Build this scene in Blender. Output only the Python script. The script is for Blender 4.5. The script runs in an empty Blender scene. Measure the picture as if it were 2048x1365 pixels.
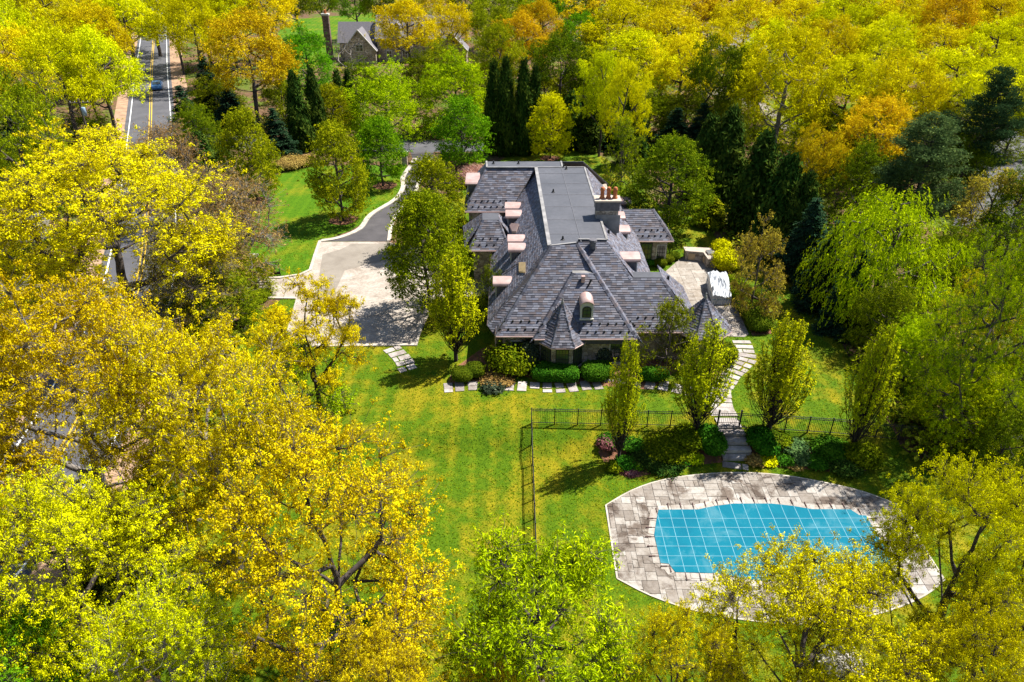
import bpy, bmesh, math, random
import numpy as np
from mathutils import Vector, Matrix

scene = bpy.context.scene
C = scene.collection
R_ = math.radians

# ------------------------------------------------------------------ camera
FPX, CX, CY, CAMH = 1480.0, 1024.0, 682.5, 31.0
PITCH = math.atan((CY + 200.0) / FPX)
SP, CP = math.sin(PITCH), math.cos(PITCH)
cam = bpy.data.cameras.new('camera'); cam_o = bpy.data.objects.new('camera', cam); C.objects.link(cam_o)
cam.sensor_width = 36.0; cam.lens = FPX / 2048.0 * 36.0
cam.clip_start = 0.5; cam.clip_end = 5000
cam_o.location = (0, 0, CAMH); cam_o.rotation_euler = (math.pi / 2 - PITCH, 0, 0)
scene.camera = cam_o

# ------------------------------------------------------------------ sky and sun
SUN_EL, SUN_DIR = R_(57), Vector((0.86, 0.51, 0)).normalized()
w = bpy.data.worlds.new('World'); scene.world = w; w.use_nodes = True
wn = w.node_tree; wn.nodes.clear()
sky = wn.nodes.new('ShaderNodeTexSky'); sky.sky_type = 'NISHITA'; sky.sun_disc = False
sky.sun_elevation = SUN_EL; sky.sun_rotation = math.atan2(SUN_DIR.x, SUN_DIR.y)
sky.air_density = 1.0; sky.dust_density = 0.6
bg = wn.nodes.new('ShaderNodeBackground'); bg.inputs[1].default_value = 0.07
wo = wn.nodes.new('ShaderNodeOutputWorld')
wn.links.new(sky.outputs[0], bg.inputs[0]); wn.links.new(bg.outputs[0], wo.inputs[0])
sl = bpy.data.lights.new('sun', 'SUN'); sl.energy = 5.0; sl.angle = R_(0.53); sl.color = (1.0, 0.955, 0.86)
so = bpy.data.objects.new('sun', sl); C.objects.link(so)
sdir = Vector((SUN_DIR.x * math.cos(SUN_EL), SUN_DIR.y * math.cos(SUN_EL), math.sin(SUN_EL)))
so.rotation_euler = sdir.to_track_quat('Z', 'Y').to_euler(); so.location = (0, 0, 120)
scene.view_settings.view_transform = 'Standard'; scene.view_settings.look = 'None'
scene.view_settings.gamma = 1.0; scene.view_settings.use_curve_mapping = False
scene.view_settings.exposure = 1.25

# ------------------------------------------------------------------ pixel rays -> places
def ray(px, py):
    u = (px - CX) / FPX; v = (py - CY) / FPX
    return (u, CP - v * SP, -(SP + v * CP))
def U(px, py, z=0.0):
    d = ray(px, py); t = (z - CAMH) / d[2]
    return Vector((t * d[0], t * d[1], z))
def on_plane(px, py, p0, n):                     # where a pixel's ray meets a roof plane
    d = Vector(ray(px, py)); o = Vector((0, 0, CAMH))
    return o + d * ((Vector(p0) - o).dot(n) / d.dot(n))
def depth_at(p):
    return p[1] * CP + (CAMH - p[2]) * SP
def sstep(t):
    t = max(0.0, min(1.0, t)); return t * t * (3 - 2 * t)
POOL_Z = -0.9
def gz(x, y):                                    # terrain: the pool terrace lies 0.9 m lower
    return POOL_Z * (1 - sstep((y - 37.9) / 2.9))
def G(px, py):                                   # pixel -> point on the terrain
    p = U(px, py, 0)
    for _ in range(6):
        p = U(px, py, gz(p.x, p.y))
    return p

# ------------------------------------------------------------------ materials
MATS = {}
def new_mat(name):
    m = bpy.data.materials.new(name); m.use_nodes = True
    nt = m.node_tree; nt.nodes.clear()
    out = nt.nodes.new('ShaderNodeOutputMaterial')
    MATS[name] = m
    return m, nt, out
def nd(nt, t, **kw):
    n = nt.nodes.new(t)
    for k, v in kw.items():
        if k.startswith('i_'):
            key = k[2:]
            n.inputs[int(key) if key.isdigit() else key].default_value = v
        else: setattr(n, k, v)
    return n
def ramp(nt, stops, fac=None, interp='LINEAR'):
    r = nt.nodes.new('ShaderNodeValToRGB'); cr = r.color_ramp; cr.interpolation = interp
    while len(cr.elements) < len(stops): cr.elements.new(0.5)
    for e, (p, c) in zip(cr.elements, stops):
        e.position = p; e.color = (*c, 1) if len(c) == 3 else c
    if fac is not None: nt.links.new(fac, r.inputs[0])
    return r
def noise(nt, vec, scale, detail=4, rough=0.55, dist=0.0):
    n = nd(nt, 'ShaderNodeTexNoise'); n.inputs['Scale'].default_value = scale
    n.inputs['Detail'].default_value = detail; n.inputs['Roughness'].default_value = rough
    n.inputs['Distortion'].default_value = dist
    if vec is not None: nt.links.new(vec, n.inputs['Vector'])
    return n
def mixc(nt, fac, a, b, mode='MIX'):
    m = nd(nt, 'ShaderNodeMix', data_type='RGBA', blend_type=mode)
    for s, v in ((0, fac), (6, a), (7, b)):
        if hasattr(v, 'links'): nt.links.new(v, m.inputs[s])
        elif s == 0: m.inputs[0].default_value = v
        else: m.inputs[s].default_value = (*v, 1)
    return m.outputs[2]
def finish(nt, out, col, rough=0.8, metal=0.0, bump=None, bstr=0.3, bdist=0.02, spec=0.3):
    b = nd(nt, 'ShaderNodeBsdfPrincipled')
    if hasattr(col, 'links'): nt.links.new(col, b.inputs['Base Color'])
    else: b.inputs['Base Color'].default_value = (*col, 1)
    b.inputs['Roughness'].default_value = rough; b.inputs['Metallic'].default_value = metal
    b.inputs['Specular IOR Level'].default_value = spec
    if bump is not None:
        bn = nd(nt, 'ShaderNodeBump'); bn.inputs['Strength'].default_value = bstr; bn.inputs['Distance'].default_value = bdist
        nt.links.new(bump, bn.inputs['Height']); nt.links.new(bn.outputs[0], b.inputs['Normal'])
    nt.links.new(b.outputs[0], out.inputs[0])
    return b
def geo_pos(nt): return nd(nt, 'ShaderNodeNewGeometry').outputs['Position']
def obj_pos(nt): return nd(nt, 'ShaderNodeTexCoord').outputs['Object']
def plain(name, col, rough=0.7, var=0.25, scale=3.0, metal=0.0, bscale=None, spec=0.3):
    m, nt, out = new_mat(name); p = geo_pos(nt)
    n = noise(nt, p, scale, 5)
    c = ramp(nt, [(0.3, tuple(x * (1 - var) for x in col)), (0.7, tuple(min(1, x * (1 + var)) for x in col))], n.outputs[0])
    bmp = noise(nt, p, bscale or scale * 8, 4).outputs[0]
    finish(nt, out, c.outputs[0], rough, metal, bmp, 0.25, 0.01, spec)
    return m
def tinted(name, stops, rough=0.75, scale=5.0, amt=0.3, attr='tint', objrand=False, spec=0.3, interp='LINEAR', bstr=0.3):
    """colour picked per piece (face attribute, or the object's own random) with a little grain"""
    m, nt, out = new_mat(name); p = geo_pos(nt)
    if objrand: fac = nd(nt, 'ShaderNodeObjectInfo').outputs['Random']
    else: fac = nd(nt, 'ShaderNodeAttribute', attribute_name=attr).outputs['Fac']
    r = ramp(nt, stops, fac, interp)
    n = noise(nt, p, scale, 6, 0.65)
    g = ramp(nt, [(0.25, (1 - amt,) * 3), (0.75, (1 + amt * 0.4,) * 3)], n.outputs[0])
    c = mixc(nt, 1.0, r.outputs[0], g.outputs[0], 'MULTIPLY')
    finish(nt, out, c, rough, 0, noise(nt, p, scale * 6, 4).outputs[0], bstr, 0.01, spec)
    return m

# foliage: colour per tuft, with light passing through the leaf
def foliage(name, dark, mid, light, trans=0.2, hue=0.03):
    m, nt, out = new_mat(name)
    fac = nd(nt, 'ShaderNodeAttribute', attribute_name='tint').outputs['Fac']
    r = ramp(nt, [(0.0, dark), (0.5, mid), (1.0, light)], fac)
    oi = nd(nt, 'ShaderNodeObjectInfo').outputs['Random']
    hs = nd(nt, 'ShaderNodeHueSaturation')
    mr = nd(nt, 'ShaderNodeMapRange'); mr.inputs[3].default_value = 0.5 - hue * 0.5; mr.inputs[4].default_value = 0.5 + hue * 0.5
    nt.links.new(oi, mr.inputs[0]); nt.links.new(mr.outputs[0], hs.inputs['Hue'])
    mv = nd(nt, 'ShaderNodeMapRange'); mv.inputs[3].default_value = 0.88; mv.inputs[4].default_value = 1.12
    mo = nd(nt, 'ShaderNodeMath', operation='FRACT'); mm = nd(nt, 'ShaderNodeMath', operation='MULTIPLY'); mm.inputs[1].default_value = 7.31
    nt.links.new(oi, mm.inputs[0]); nt.links.new(mm.outputs[0], mo.inputs[0]); nt.links.new(mo.outputs[0], mv.inputs[0])
    nt.links.new(mv.outputs[0], hs.inputs['Value']); nt.links.new(r.outputs[0], hs.inputs['Color'])
    d = nd(nt, 'ShaderNodeBsdfDiffuse'); t = nd(nt, 'ShaderNodeBsdfTranslucent'); x = nd(nt, 'ShaderNodeMixShader')
    x.inputs[0].default_value = trans
    nt.links.new(hs.outputs[0], d.inputs[0]); nt.links.new(hs.outputs[0], t.inputs[0])
    nt.links.new(d.outputs[0], x.inputs[1]); nt.links.new(t.outputs[0], x.inputs[2])
    nt.links.new(x.outputs[0], out.inputs[0])
    return m

# ------------------------------------------------------------------ object helpers
def tag(o, label=None, cat=None, group=None, kind=None):
    if label: o['label'] = label
    if cat: o['category'] = cat
    if group: o['group'] = group
    if kind: o['kind'] = kind
    return o
def link(o, parent=None):
    C.objects.link(o)
    if parent is not None: o.parent = parent
    return o
def empty(name, loc=(0, 0, 0), rz=0.0):
    o = bpy.data.objects.new(name, None); o.empty_display_size = 0.3
    o.location = loc; o.rotation_euler = (0, 0, rz); return link(o)
def mesh_obj(name, verts, faces, m, parent=None, smooth=False, tint=None, mats=None, fmat=None):
    me = bpy.data.meshes.new(name); me.from_pydata([tuple(v) for v in verts], [], faces)
    for mm in (mats or [m]): me.materials.append(mm)
    if fmat is not None: me.polygons.foreach_set('material_index', np.array(fmat, dtype=np.int32))
    if smooth: me.polygons.foreach_set('use_smooth', np.ones(len(me.polygons), dtype=bool))
    if tint is not None:
        a = me.attributes.new('tint', 'FLOAT', 'FACE'); a.data.foreach_set('value', np.array(tint, dtype=np.float32))
    me.update()
    return link(bpy.data.objects.new(name, me), parent)
def np_mesh(name, V, F, mats, tint=None, fmat=None, smooth=None):
    """V (n,3), F (m,k) with one face size"""
    me = bpy.data.meshes.new(name); k = F.shape[1]
    me.vertices.add(len(V)); me.vertices.foreach_set('co', V.astype(np.float32).ravel())
    me.loops.add(F.size); me.loops.foreach_set('vertex_index', F.astype(np.int32).ravel())
    me.polygons.add(len(F)); me.polygons.foreach_set('loop_start', np.arange(0, F.size, k, dtype=np.int32))
    for m in mats: me.materials.append(m)
    if fmat is not None: me.polygons.foreach_set('material_index', fmat.astype(np.int32))
    me.polygons.foreach_set('use_smooth', np.full(len(F), bool(smooth)))
    if tint is not None:
        a = me.attributes.new('tint', 'FLOAT', 'FACE'); a.data.foreach_set('value', tint.astype(np.float32))
    me.update(calc_edges=True)
    return me
class MB:
    """collects boxes, prisms and tubes and links them as ONE mesh object"""
    def __init__(s): s.v = []; s.f = []; s.t = []; s.m = []
    def face(s, pts, t=0.5, mi=0):
        i = len(s.v); s.v += [tuple(p) for p in pts]; s.f.append(tuple(range(i, i + len(pts)))); s.t.append(t); s.m.append(mi)
    def box(s, c, d, rz=0.0, t=0.5, mi=0):
        i = len(s.v); ca, sa = math.cos(rz), math.sin(rz)
        for z in (-.5, .5):
            for x, y in ((-.5, -.5), (.5, -.5), (.5, .5), (-.5, .5)):
                X, Y = x * d[0], y * d[1]
                s.v.append((c[0] + X * ca - Y * sa, c[1] + X * sa + Y * ca, c[2] + z * d[2]))
        for q in ((3, 2, 1, 0), (4, 5, 6, 7), (0, 1, 5, 4), (1, 2, 6, 5), (2, 3, 7, 6), (3, 0, 4, 7)):
            s.f.append(tuple(i + k for k in q)); s.t.append(t); s.m.append(mi)
    def prism(s, poly, z0, z1, t=0.5, mi=0, bottom=True):
        n = len(poly); i = len(s.v)
        a = sum(poly[k][0] * poly[(k + 1) % n][1] - poly[(k + 1) % n][0] * poly[k][1] for k in range(n))
        if a < 0: poly = list(reversed(poly))
        zz0 = z0 if hasattr(z0, '__len__') else [z0] * n
        zz1 = z1 if hasattr(z1, '__len__') else [z1] * n
        s.v += [(p[0], p[1], z) for p, z in zip(poly, zz0)] + [(p[0], p[1], z) for p, z in zip(poly, zz1)]
        fs = [tuple(range(i + n, i + 2 * n))] + ([tuple(reversed(range(i, i + n)))] if bottom else [])
        fs += [(i + k, i + (k + 1) % n, i + n + (k + 1) % n, i + n + k) for k in range(n)]
        s.f += fs; s.t += [t] * len(fs); s.m += [mi] * len(fs)
    def tube(s, a, b, ra, rb=None, n=6, t=0.5, mi=0, cap=True):
        rb = ra if rb is None else rb
        a, b = Vector(a), Vector(b); d = (b - a).normalized()
        x = d.orthogonal().normalized(); y = d.cross(x); i = len(s.v)
        for c, r in ((a, ra), (b, rb)):
            s.v += [tuple(c + (x * math.cos(2 * math.pi * k / n) + y * math.sin(2 * math.pi * k / n)) * r) for k in range(n)]
        for k in range(n):
            s.f.append((i + k, i + (k + 1) % n, i + n + (k + 1) % n, i + n + k)); s.t.append(t); s.m.append(mi)
        if cap:
            s.f += [tuple(range(i + n, i + 2 * n)), tuple(reversed(range(i, i + n)))]; s.t += [t, t]; s.m += [mi, mi]
    def lathe(s, c, prof, n=12, t=0.5, mi=0):
        i = len(s.v)
        for r, z in prof:
            s.v += [(c[0] + r * math.cos(2 * math.pi * k / n), c[1] + r * math.sin(2 * math.pi * k / n), c[2] + z) for k in range(n)]
        for j in range(len(prof) - 1):
            for k in range(n):
                s.f.append((i + j * n + k, i + j * n + (k + 1) % n, i + (j + 1) * n + (k + 1) % n, i + (j + 1) * n + k)); s.t.append(t); s.m.append(mi)
        s.f.append(tuple(i + (len(prof) - 1) * n + k for k in range(n))); s.t.append(t); s.m.append(mi)
    def build(s, name, m, parent=None, smooth=False):
        ms = m if isinstance(m, list) else [m]
        return mesh_obj(name, s.v, s.f, None, parent, smooth, s.t, ms, s.m)

def clip_poly(poly, clip):
    """Sutherland-Hodgman: polygon clipped to a convex counter-clockwise polygon (2D)"""
    out = poly
    for i in range(len(clip)):
        ax, ay = clip[i]; bx, by = clip[(i + 1) % len(clip)]
        inp, out = out, []
        if not inp: break
        def side(p): return (bx - ax) * (p[1] - ay) - (by - ay) * (p[0] - ax)
        for k in range(len(inp)):
            p, q = inp[k], inp[(k + 1) % len(inp)]; sp_, sq = side(p), side(q)
            if sp_ >= 0: out.append(p)
            if (sp_ >= 0) != (sq >= 0):
                t = sp_ / (sp_ - sq); out.append((p[0] + t * (q[0] - p[0]), p[1] + t * (q[1] - p[1])))
    return out
def area2(p): return 0.5 * sum(p[k][0] * p[(k + 1) % len(p)][1] - p[(k + 1) % len(p)][0] * p[k][1] for k in range(len(p)))
def ccw(p): return p if area2(p) > 0 else list(reversed(p))
def inside(p, poly):
    r = False; n = len(poly)
    for i in range(n):
        a, b = poly[i], poly[i - 1]
        if (a[1] > p[1]) != (b[1] > p[1]) and p[0] < (b[0] - a[0]) * (p[1] - a[1]) / (b[1] - a[1]) + a[0]: r = not r
    return r
def smooth_line(pts, n=8):
    """Catmull-Rom through points"""
    P = [Vector(p) for p in pts]; P = [P[0] * 2 - P[1]] + P + [P[-1] * 2 - P[-2]]; out = []
    for i in range(1, len(P) - 2):
        for k in range(n):
            t = k / n; a, b, c, d = P[i - 1], P[i], P[i + 1], P[i + 2]
            out.append(0.5 * ((2 * b) + (c - a) * t + (2 * a - 5 * b + 4 * c - d) * t * t + (3 * b - a - 3 * c + d) * t ** 3))
    out.append(P[-2]); return out
YCUTS = [37.9 + 2.9 * k / 8 for k in range(9)]
def sheet(name, poly, lift, m, follow=True, parent=None):
    """a ground sheet: outline in plan, cut along the bank so that it follows the terrain"""
    bm = bmesh.new(); bm.faces.new([bm.verts.new((p[0], p[1], 0)) for p in ccw([(q[0], q[1]) for q in poly])])
    if follow:
        for y in YCUTS:
            bmesh.ops.bisect_plane(bm, geom=bm.verts[:] + bm.edges[:] + bm.faces[:], plane_co=(0, y, 0), plane_no=(0, 1, 0))
    bmesh.ops.triangulate(bm, faces=bm.faces[:])
    for v in bm.verts: v.co.z = (gz(v.co.x, v.co.y) if follow else 0) + lift
    me = bpy.data.meshes.new(name); bm.to_mesh(me); bm.free(); me.materials.append(m)
    o = link(bpy.data.objects.new(name, me), parent)
    if parent is None: o['kind'] = 'structure'
    return o
# ================================================================== materials of the setting
def mk_ground():
    m, nt, out = new_mat('forest_floor'); p = geo_pos(nt)
    n1 = noise(nt, p, 0.16, 6, 0.6); n2 = noise(nt, p, 1.6, 6, 0.7); n3 = noise(nt, p, 9, 4, 0.7)
    c1 = ramp(nt, [(0.3, (0.05, 0.028, 0.015)), (0.5, (0.115, 0.066, 0.036)), (0.72, (0.19, 0.115, 0.07))], n2.outputs[0])
    c2 = ramp(nt, [(0.3, (0.035, 0.06, 0.008)), (0.7, (0.12, 0.15, 0.02))], n2.outputs[0])
    f = ramp(nt, [(0.47, (0, 0, 0)), (0.58, (1, 1, 1))], n1.outputs[0])
    c = mixc(nt, f.outputs[0], c1.outputs[0], c2.outputs[0])
    finish(nt, out, c, 0.95, 0, n3.outputs[0], 0.6, 0.05, 0.1)
    return m
def mk_lawn(name, g1, g2, y1, yellow=0.5):
    m, nt, out = new_mat(name); p = geo_pos(nt)
    n1 = noise(nt, p, 0.22, 5, 0.6, 0.4); n2 = noise(nt, p, 2.4, 8, 0.8); n3 = noise(nt, p, 11, 6, 0.8)
    sx = nd(nt, 'ShaderNodeSeparateXYZ'); nt.links.new(p, sx.inputs[0])
    # mowing stripes running away from the house
    ms = nd(nt, 'ShaderNodeMath', operation='MULTIPLY_ADD'); ms.inputs[1].default_value = 4.6; nt.links.new(sx.outputs[0], ms.inputs[0])
    nn = nd(nt, 'ShaderNodeMath', operation='MULTIPLY'); nn.inputs[1].default_value = 2.2; nt.links.new(n1.outputs[0], nn.inputs[0]); nt.links.new(nn.outputs[0], ms.inputs[2])
    sn = nd(nt, 'ShaderNodeMath', operation='SINE'); nt.links.new(ms.outputs[0], sn.inputs[0])
    base = ramp(nt, [(0.28, g1), (0.62, g2)], n2.outputs[0])
    s2 = nd(nt, 'ShaderNodeMath', operation='MULTIPLY_ADD'); s2.inputs[1].default_value = 0.025; nt.links.new(sn.outputs[0], s2.inputs[0]); nt.links.new(n1.outputs[0], s2.inputs[2])
    n4 = noise(nt, p, 1.1, 6, 0.75)
    s3 = nd(nt, 'ShaderNodeMath', operation='MULTIPLY_ADD'); s3.inputs[1].default_value = 0.55; nt.links.new(n4.outputs[0], s3.inputs[0]); nt.links.new(s2.outputs[0], s3.inputs[2])
    fy = ramp(nt, [(0.78 - 0.1 * yellow, (0, 0, 0)), (0.98 - 0.1 * yellow, (1, 1, 1))], s3.outputs[0])
    yv = ramp(nt, [(0.3, tuple(x * 0.72 for x in y1)), (0.7, y1)], n2.outputs[0])
    c = mixc(nt, fy.outputs[0], base.outputs[0], yv.outputs[0])
    g = ramp(nt, [(0.36, (0.42, 0.5, 0.4)), (0.64, (1.36, 1.28, 1.2))], n3.outputs[0])
    c = mixc(nt, 1.0, c, g.outputs[0], 'MULTIPLY')
    st = ramp(nt, [(0.2, (0.91, 0.94, 0.92)), (0.8, (1.05, 1.04, 1.04))], sn.outputs[0])
    c = mixc(nt, 1.0, c, st.outputs[0], 'MULTIPLY')
    finish(nt, out, c, 0.95, 0, n3.outputs[0], 0.9, 0.05, 0.1)
    return m
def mk_asphalt(name, a, b, scale=0.7):
    m, nt, out = new_mat(name); p = geo_pos(nt)
    n1 = noise(nt, p, scale, 6, 0.6, 0.3); n2 = noise(nt, p, 40, 3, 0.7)
    c = ramp(nt, [(0.3, a), (0.7, b)], n1.outputs[0])
    g = ramp(nt, [(0.3, (0.8,) * 3), (0.7, (1.12,) * 3)], n2.outputs[0])
    finish(nt, out, mixc(nt, 1.0, c.outputs[0], g.outputs[0], 'MULTIPLY'), 0.85, 0, n2.outputs[0], 0.4, 0.01)
    return m
def mk_cobble():
    m, nt, out = new_mat('cobble_paving'); p = geo_pos(nt)
    b = nd(nt, 'ShaderNodeTexBrick'); b.inputs['Scale'].default_value = 1.0
    b.inputs['Brick Width'].default_value = 0.24; b.inputs['Row Height'].default_value = 0.14; b.inputs['Mortar Size'].default_value = 0.012
    b.inputs['Color1'].default_value = (0.41, 0.365, 0.32, 1); b.inputs['Color2'].default_value = (0.33, 0.29, 0.255, 1)
    b.inputs['Mortar'].default_value = (0.23, 0.195, 0.165, 1); nt.links.new(p, b.inputs['Vector'])
    n1 = noise(nt, p, 0.5, 6, 0.7, 0.5); n2 = noise(nt, p, 5, 5, 0.7)
    g = ramp(nt, [(0.32, (0.62, 0.57, 0.52)), (0.62, (1.1, 1.1, 1.1))], n1.outputs[0])
    c = mixc(nt, 1.0, b.outputs[0], g.outputs[0], 'MULTIPLY')
    g2 = ramp(nt, [(0.3, (0.8,) * 3), (0.7, (1.12,) * 3)], n2.outputs[0])
    c = mixc(nt, 1.0, c, g2.outputs[0], 'MULTIPLY')
    finish(nt, out, c, 0.85, 0, b.outputs['Fac'], -0.5, 0.01)
    return m
M_ground = mk_ground()
M_lawn = mk_lawn('lawn_grass', (0.034, 0.085, 0.002), (0.088, 0.150, 0.004), (0.24, 0.21, 0.008), 0.62)
M_lawn2 = mk_lawn('lush_lawn_grass', (0.030, 0.10, 0.002), (0.080, 0.165, 0.004), (0.17, 0.20, 0.008), 0.3)
M_asphalt = mk_asphalt('road_asphalt', (0.06, 0.06, 0.068), (0.10, 0.098, 0.108), 0.3)
M_drive = mk_asphalt('drive_asphalt', (0.045, 0.042, 0.046), (0.078, 0.072, 0.076), 0.5)
M_tan = mk_asphalt('tan_paving', (0.17, 0.145, 0.12), (0.25, 0.22, 0.185), 0.5)
M_cobble = mk_cobble()
M_kerb = plain('kerb_stone', (0.38, 0.335, 0.285), 0.8, 0.25, 1.3)
M_white = plain('road_paint_white', (0.7, 0.7, 0.68), 0.7, 0.12, 2.0)
M_yellow = plain('road_paint_yellow', (0.55, 0.36, 0.03), 0.7, 0.12, 2.0)
M_mulch = plain('mulch', (0.16, 0.07, 0.04), 0.95, 0.45, 3.0)
M_verge = plain('sandy_verge', (0.30, 0.19, 0.12), 0.95, 0.35, 0.8)
M_joint = plain('joint_mortar', (0.22, 0.185, 0.155), 0.9, 0.3, 1.5)
def mk_flag(name, stops, stain):
    m, nt, out = new_mat(name); p = geo_pos(nt)
    oi = nd(nt, 'ShaderNodeObjectInfo').outputs['Random']
    r = ramp(nt, stops, oi)
    n = noise(nt, p, 7.0, 6, 0.7)
    g = ramp(nt, [(0.3, (0.8, 0.8, 0.8)), (0.7, (1.1, 1.1, 1.1))], n.outputs[0])
    c = mixc(nt, 1.0, r.outputs[0], g.outputs[0], 'MULTIPLY')
    s = noise(nt, p, 0.38, 8, 0.7, 0.9)                    # algae and dirt stains spreading over many stones
    sr = ramp(nt, [(0.48, (1, 1, 1)), (0.57, stain)], s.outputs[0])
    s2 = noise(nt, p, 2.3, 6, 0.7)
    sr2 = ramp(nt, [(0.35, (0.74, 0.70, 0.66)), (0.55, (1, 1, 1))], s2.outputs[0])
    c = mixc(nt, 1.0, c, sr.outputs[0], 'MULTIPLY'); c = mixc(nt, 1.0, c, sr2.outputs[0], 'MULTIPLY')
    finish(nt, out, c, 0.8, 0, n.outputs[0], 0.35, 0.01)
    return m
M_flag = mk_flag('bluestone_flag', [(0, (0.18, 0.155, 0.135)), (0.3, (0.245, 0.215, 0.19)), (0.65, (0.29, 0.265, 0.24)), (1, (0.37, 0.345, 0.32))], (0.36, 0.30, 0.265))
M_flag2 = mk_flag('patio_flag', [(0, (0.25, 0.22, 0.19)), (1, (0.345, 0.31, 0.275))], (0.72, 0.68, 0.63))
M_step = mk_flag('step_stone', [(0, (0.26, 0.23, 0.22)), (1, (0.44, 0.40, 0.38))], (0.7, 0.68, 0.66))

# ================================================================== ground, lawns, roads
big = 2500
sheet('ground', [(-big, -200), (big, -200), (big, big), (-big, big)], -0.02, M_ground)
def Gp(pts): return [(G(a, b).x, G(a, b).y) for a, b in pts]
lawn_px = [(565, 598), (520, 625), (495, 665), (470, 720), (440, 800), (390, 900), (370, 1000), (340, 1150), (320, 1365), (320, 1700),
           (1500, 1700), (2400, 1500), (2100, 1150), (1960, 1000), (1880, 945), (1800, 890), (1740, 800), (1700, 720), (1660, 640),
           (1600, 580), (1545, 545), (1450, 515), (1440, 490), (1410, 440), (1330, 420), (1230, 330), (1190, 305), (1130, 298), (1020, 310), (985, 330),
           (900, 400), (830, 430), (800, 520)]
sheet('lawn', Gp(lawn_px), 0.004, M_lawn)
lawn2_px = [(508, 395), (545, 352), (620, 334), (720, 330), (812, 333), (806, 360), (800, 385), (762, 425), (700, 462), (640, 483), (621, 540), (600, 549), (545, 553), (505, 553), (495, 480)]
sheet('back_lawn', Gp(lawn2_px), 0.005, M_lawn2)
sheet('neighbour_lawn', [U(a, b)[:2] for a, b in [(540, 100), (560, 60), (600, 38), (760, 25), (800, 40), (770, 60), (690, 90), (640, 130), (560, 150)]], 0.004, M_lawn2, False)
sheet('far_clearing', [U(a, b)[:2] for a, b in [(1570, 240), (1740, 195), (1800, 215), (1780, 250), (1660, 262)]], 0.004, M_lawn, False)

def strip(name, line, off0, off1, lift, m, follow=False, parent=None, close=False):
    """a band between two offsets of a centre line, as a flat sheet"""
    P = [Vector((p[0], p[1])) for p in line]; v = []; f = []
    for i, p in enumerate(P):
        d = (P[min(i + 1, len(P) - 1)] - P[max(i - 1, 0)]).normalized(); n = Vector((-d.y, d.x))
        for o in (off0, off1):
            q = p + n * o; v.append((q.x, q.y, (gz(q.x, q.y) if follow else 0) + lift))
    for i in range(len(P) - 1): f.append((2 * i, 2 * i + 1, 2 * i + 3, 2 * i + 2))
    o = mesh_obj(name, v, f, m, parent)
    if parent is None: o['kind'] = 'structure'
    # all faces upward
    me = o.data
    if me.polygons[0].normal.z < 0: me.flip_normals()
    return o
road_line = smooth_line([(-150, 330), (-112, 250), (-93, 205), (-76.6, 164.6), (-55.6, 113.8), (-36.4, 66.1), (-30.8, 45), (-29.4, 32.9), (-31, 15), (-36, -10), (-46, -50)], 8)
strip('road_verge', road_line, -5.6, 6.4, 0.0, M_verge)
road = strip('road', road_line, -3.75, 3.75, 0.008, M_asphalt)
for a, b in ((-3.17, -3.03), (3.03, 3.17)): strip('edge_line', road_line, a, b, 0.013, M_white, parent=road)
for a, b in ((-0.24, -0.10), (0.10, 0.24)): strip('centre_line', road_line, a, b, 0.013, M_yellow, parent=road)
cross = smooth_line([(-57, 113), (-40, 110), (-20, 108), (-4, 108), (2, 109)], 6)
strip('side_road', cross, -2.9, 2.9, 0.006, M_asphalt)
strip('lane', smooth_line([U(1400, 190).to_2d(), U(1470, 182).to_2d(), U(1600, 262).to_2d(), U(1760, 245).to_2d()], 5), -2, 2, 0.004, M_tan)
strip('right_street', smooth_line([U(1990, 470).to_2d(), U(2030, 330).to_2d(), U(2075, 285).to_2d(), U(2110, 255).to_2d()], 5), -4.2, 4.2, 0.006, M_asphalt)

court_px = [(640, 484), (778, 484), (860, 520), (870, 600), (832, 690), (565, 693), (592, 598), (514, 597), (514, 557), (560, 556), (600, 550), (621, 540)]
court = sheet('court', Gp(court_px), 0.010, M_cobble)
sheet('court_band', Gp([(702, 488), (776, 488), (842, 494), (846, 528), (766, 525), (733, 529), (712, 536), (690, 541), (672, 580), (660, 620), (640, 620), (635, 575), (645, 510), (662, 505), (682, 499), (694, 493)]), 0.016, M_tan)
sheet('front_walk', Gp([(835, 560), (1000, 560), (1000, 590), (835, 600)]), 0.009, M_cobble)
drive_l = Gp([(641, 483), (680, 476), (720, 458), (742, 430), (790, 400), (806, 376), (806, 356), (820, 334), (830, 318)])
drive_r = Gp([(778, 483), (784, 448), (800, 420), (826, 395), (836, 370), (842, 350), (850, 330), (862, 318)])
sheet('driveway', drive_l + list(reversed(drive_r)), 0.006, M_drive)
sheet('driveway_apron', Gp([(826, 320), (866, 320), (868, 296), (818, 296)]), 0.003, M_drive)
def kerb(name, line, w, h, m, base=0.0):
    P = [Vector((p[0], p[1])) for p in line]; v = []; f = []
    for i, p in enumerate(P):
        d = (P[min(i + 1, len(P) - 1)] - P[max(i - 1, 0)]).normalized(); n = Vector((-d.y, d.x)) * w / 2
        for q, z in ((p - n, base), (p - n, base + h), (p + n, base + h), (p + n, base)): v.append((q.x, q.y, z))
    for i in range(len(P) - 1):
        for k in range(3): f.append((4 * i + k, 4 * i + k + 1, 4 * i + 5 + k, 4 * i + 4 + k))
    f += [(0, 1, 2, 3), tuple(reversed([4 * (len(P) - 1) + k for k in range(4)]))]
    o = mesh_obj(name, v, f, m); o['kind'] = 'structure'; return o
kerb('driveway_kerb', smooth_line(drive_l, 5), 0.55, 0.10, M_kerb)
kerb('driveway_kerb', smooth_line(drive_r, 5), 0.4, 0.10, M_kerb)
kerb('court_kerb', [p for p in Gp([(640, 483), (630, 512), (621, 541), (600, 550.5), (560, 556.5), (514, 557.5)])], 0.3, 0.11, M_kerb)
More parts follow.
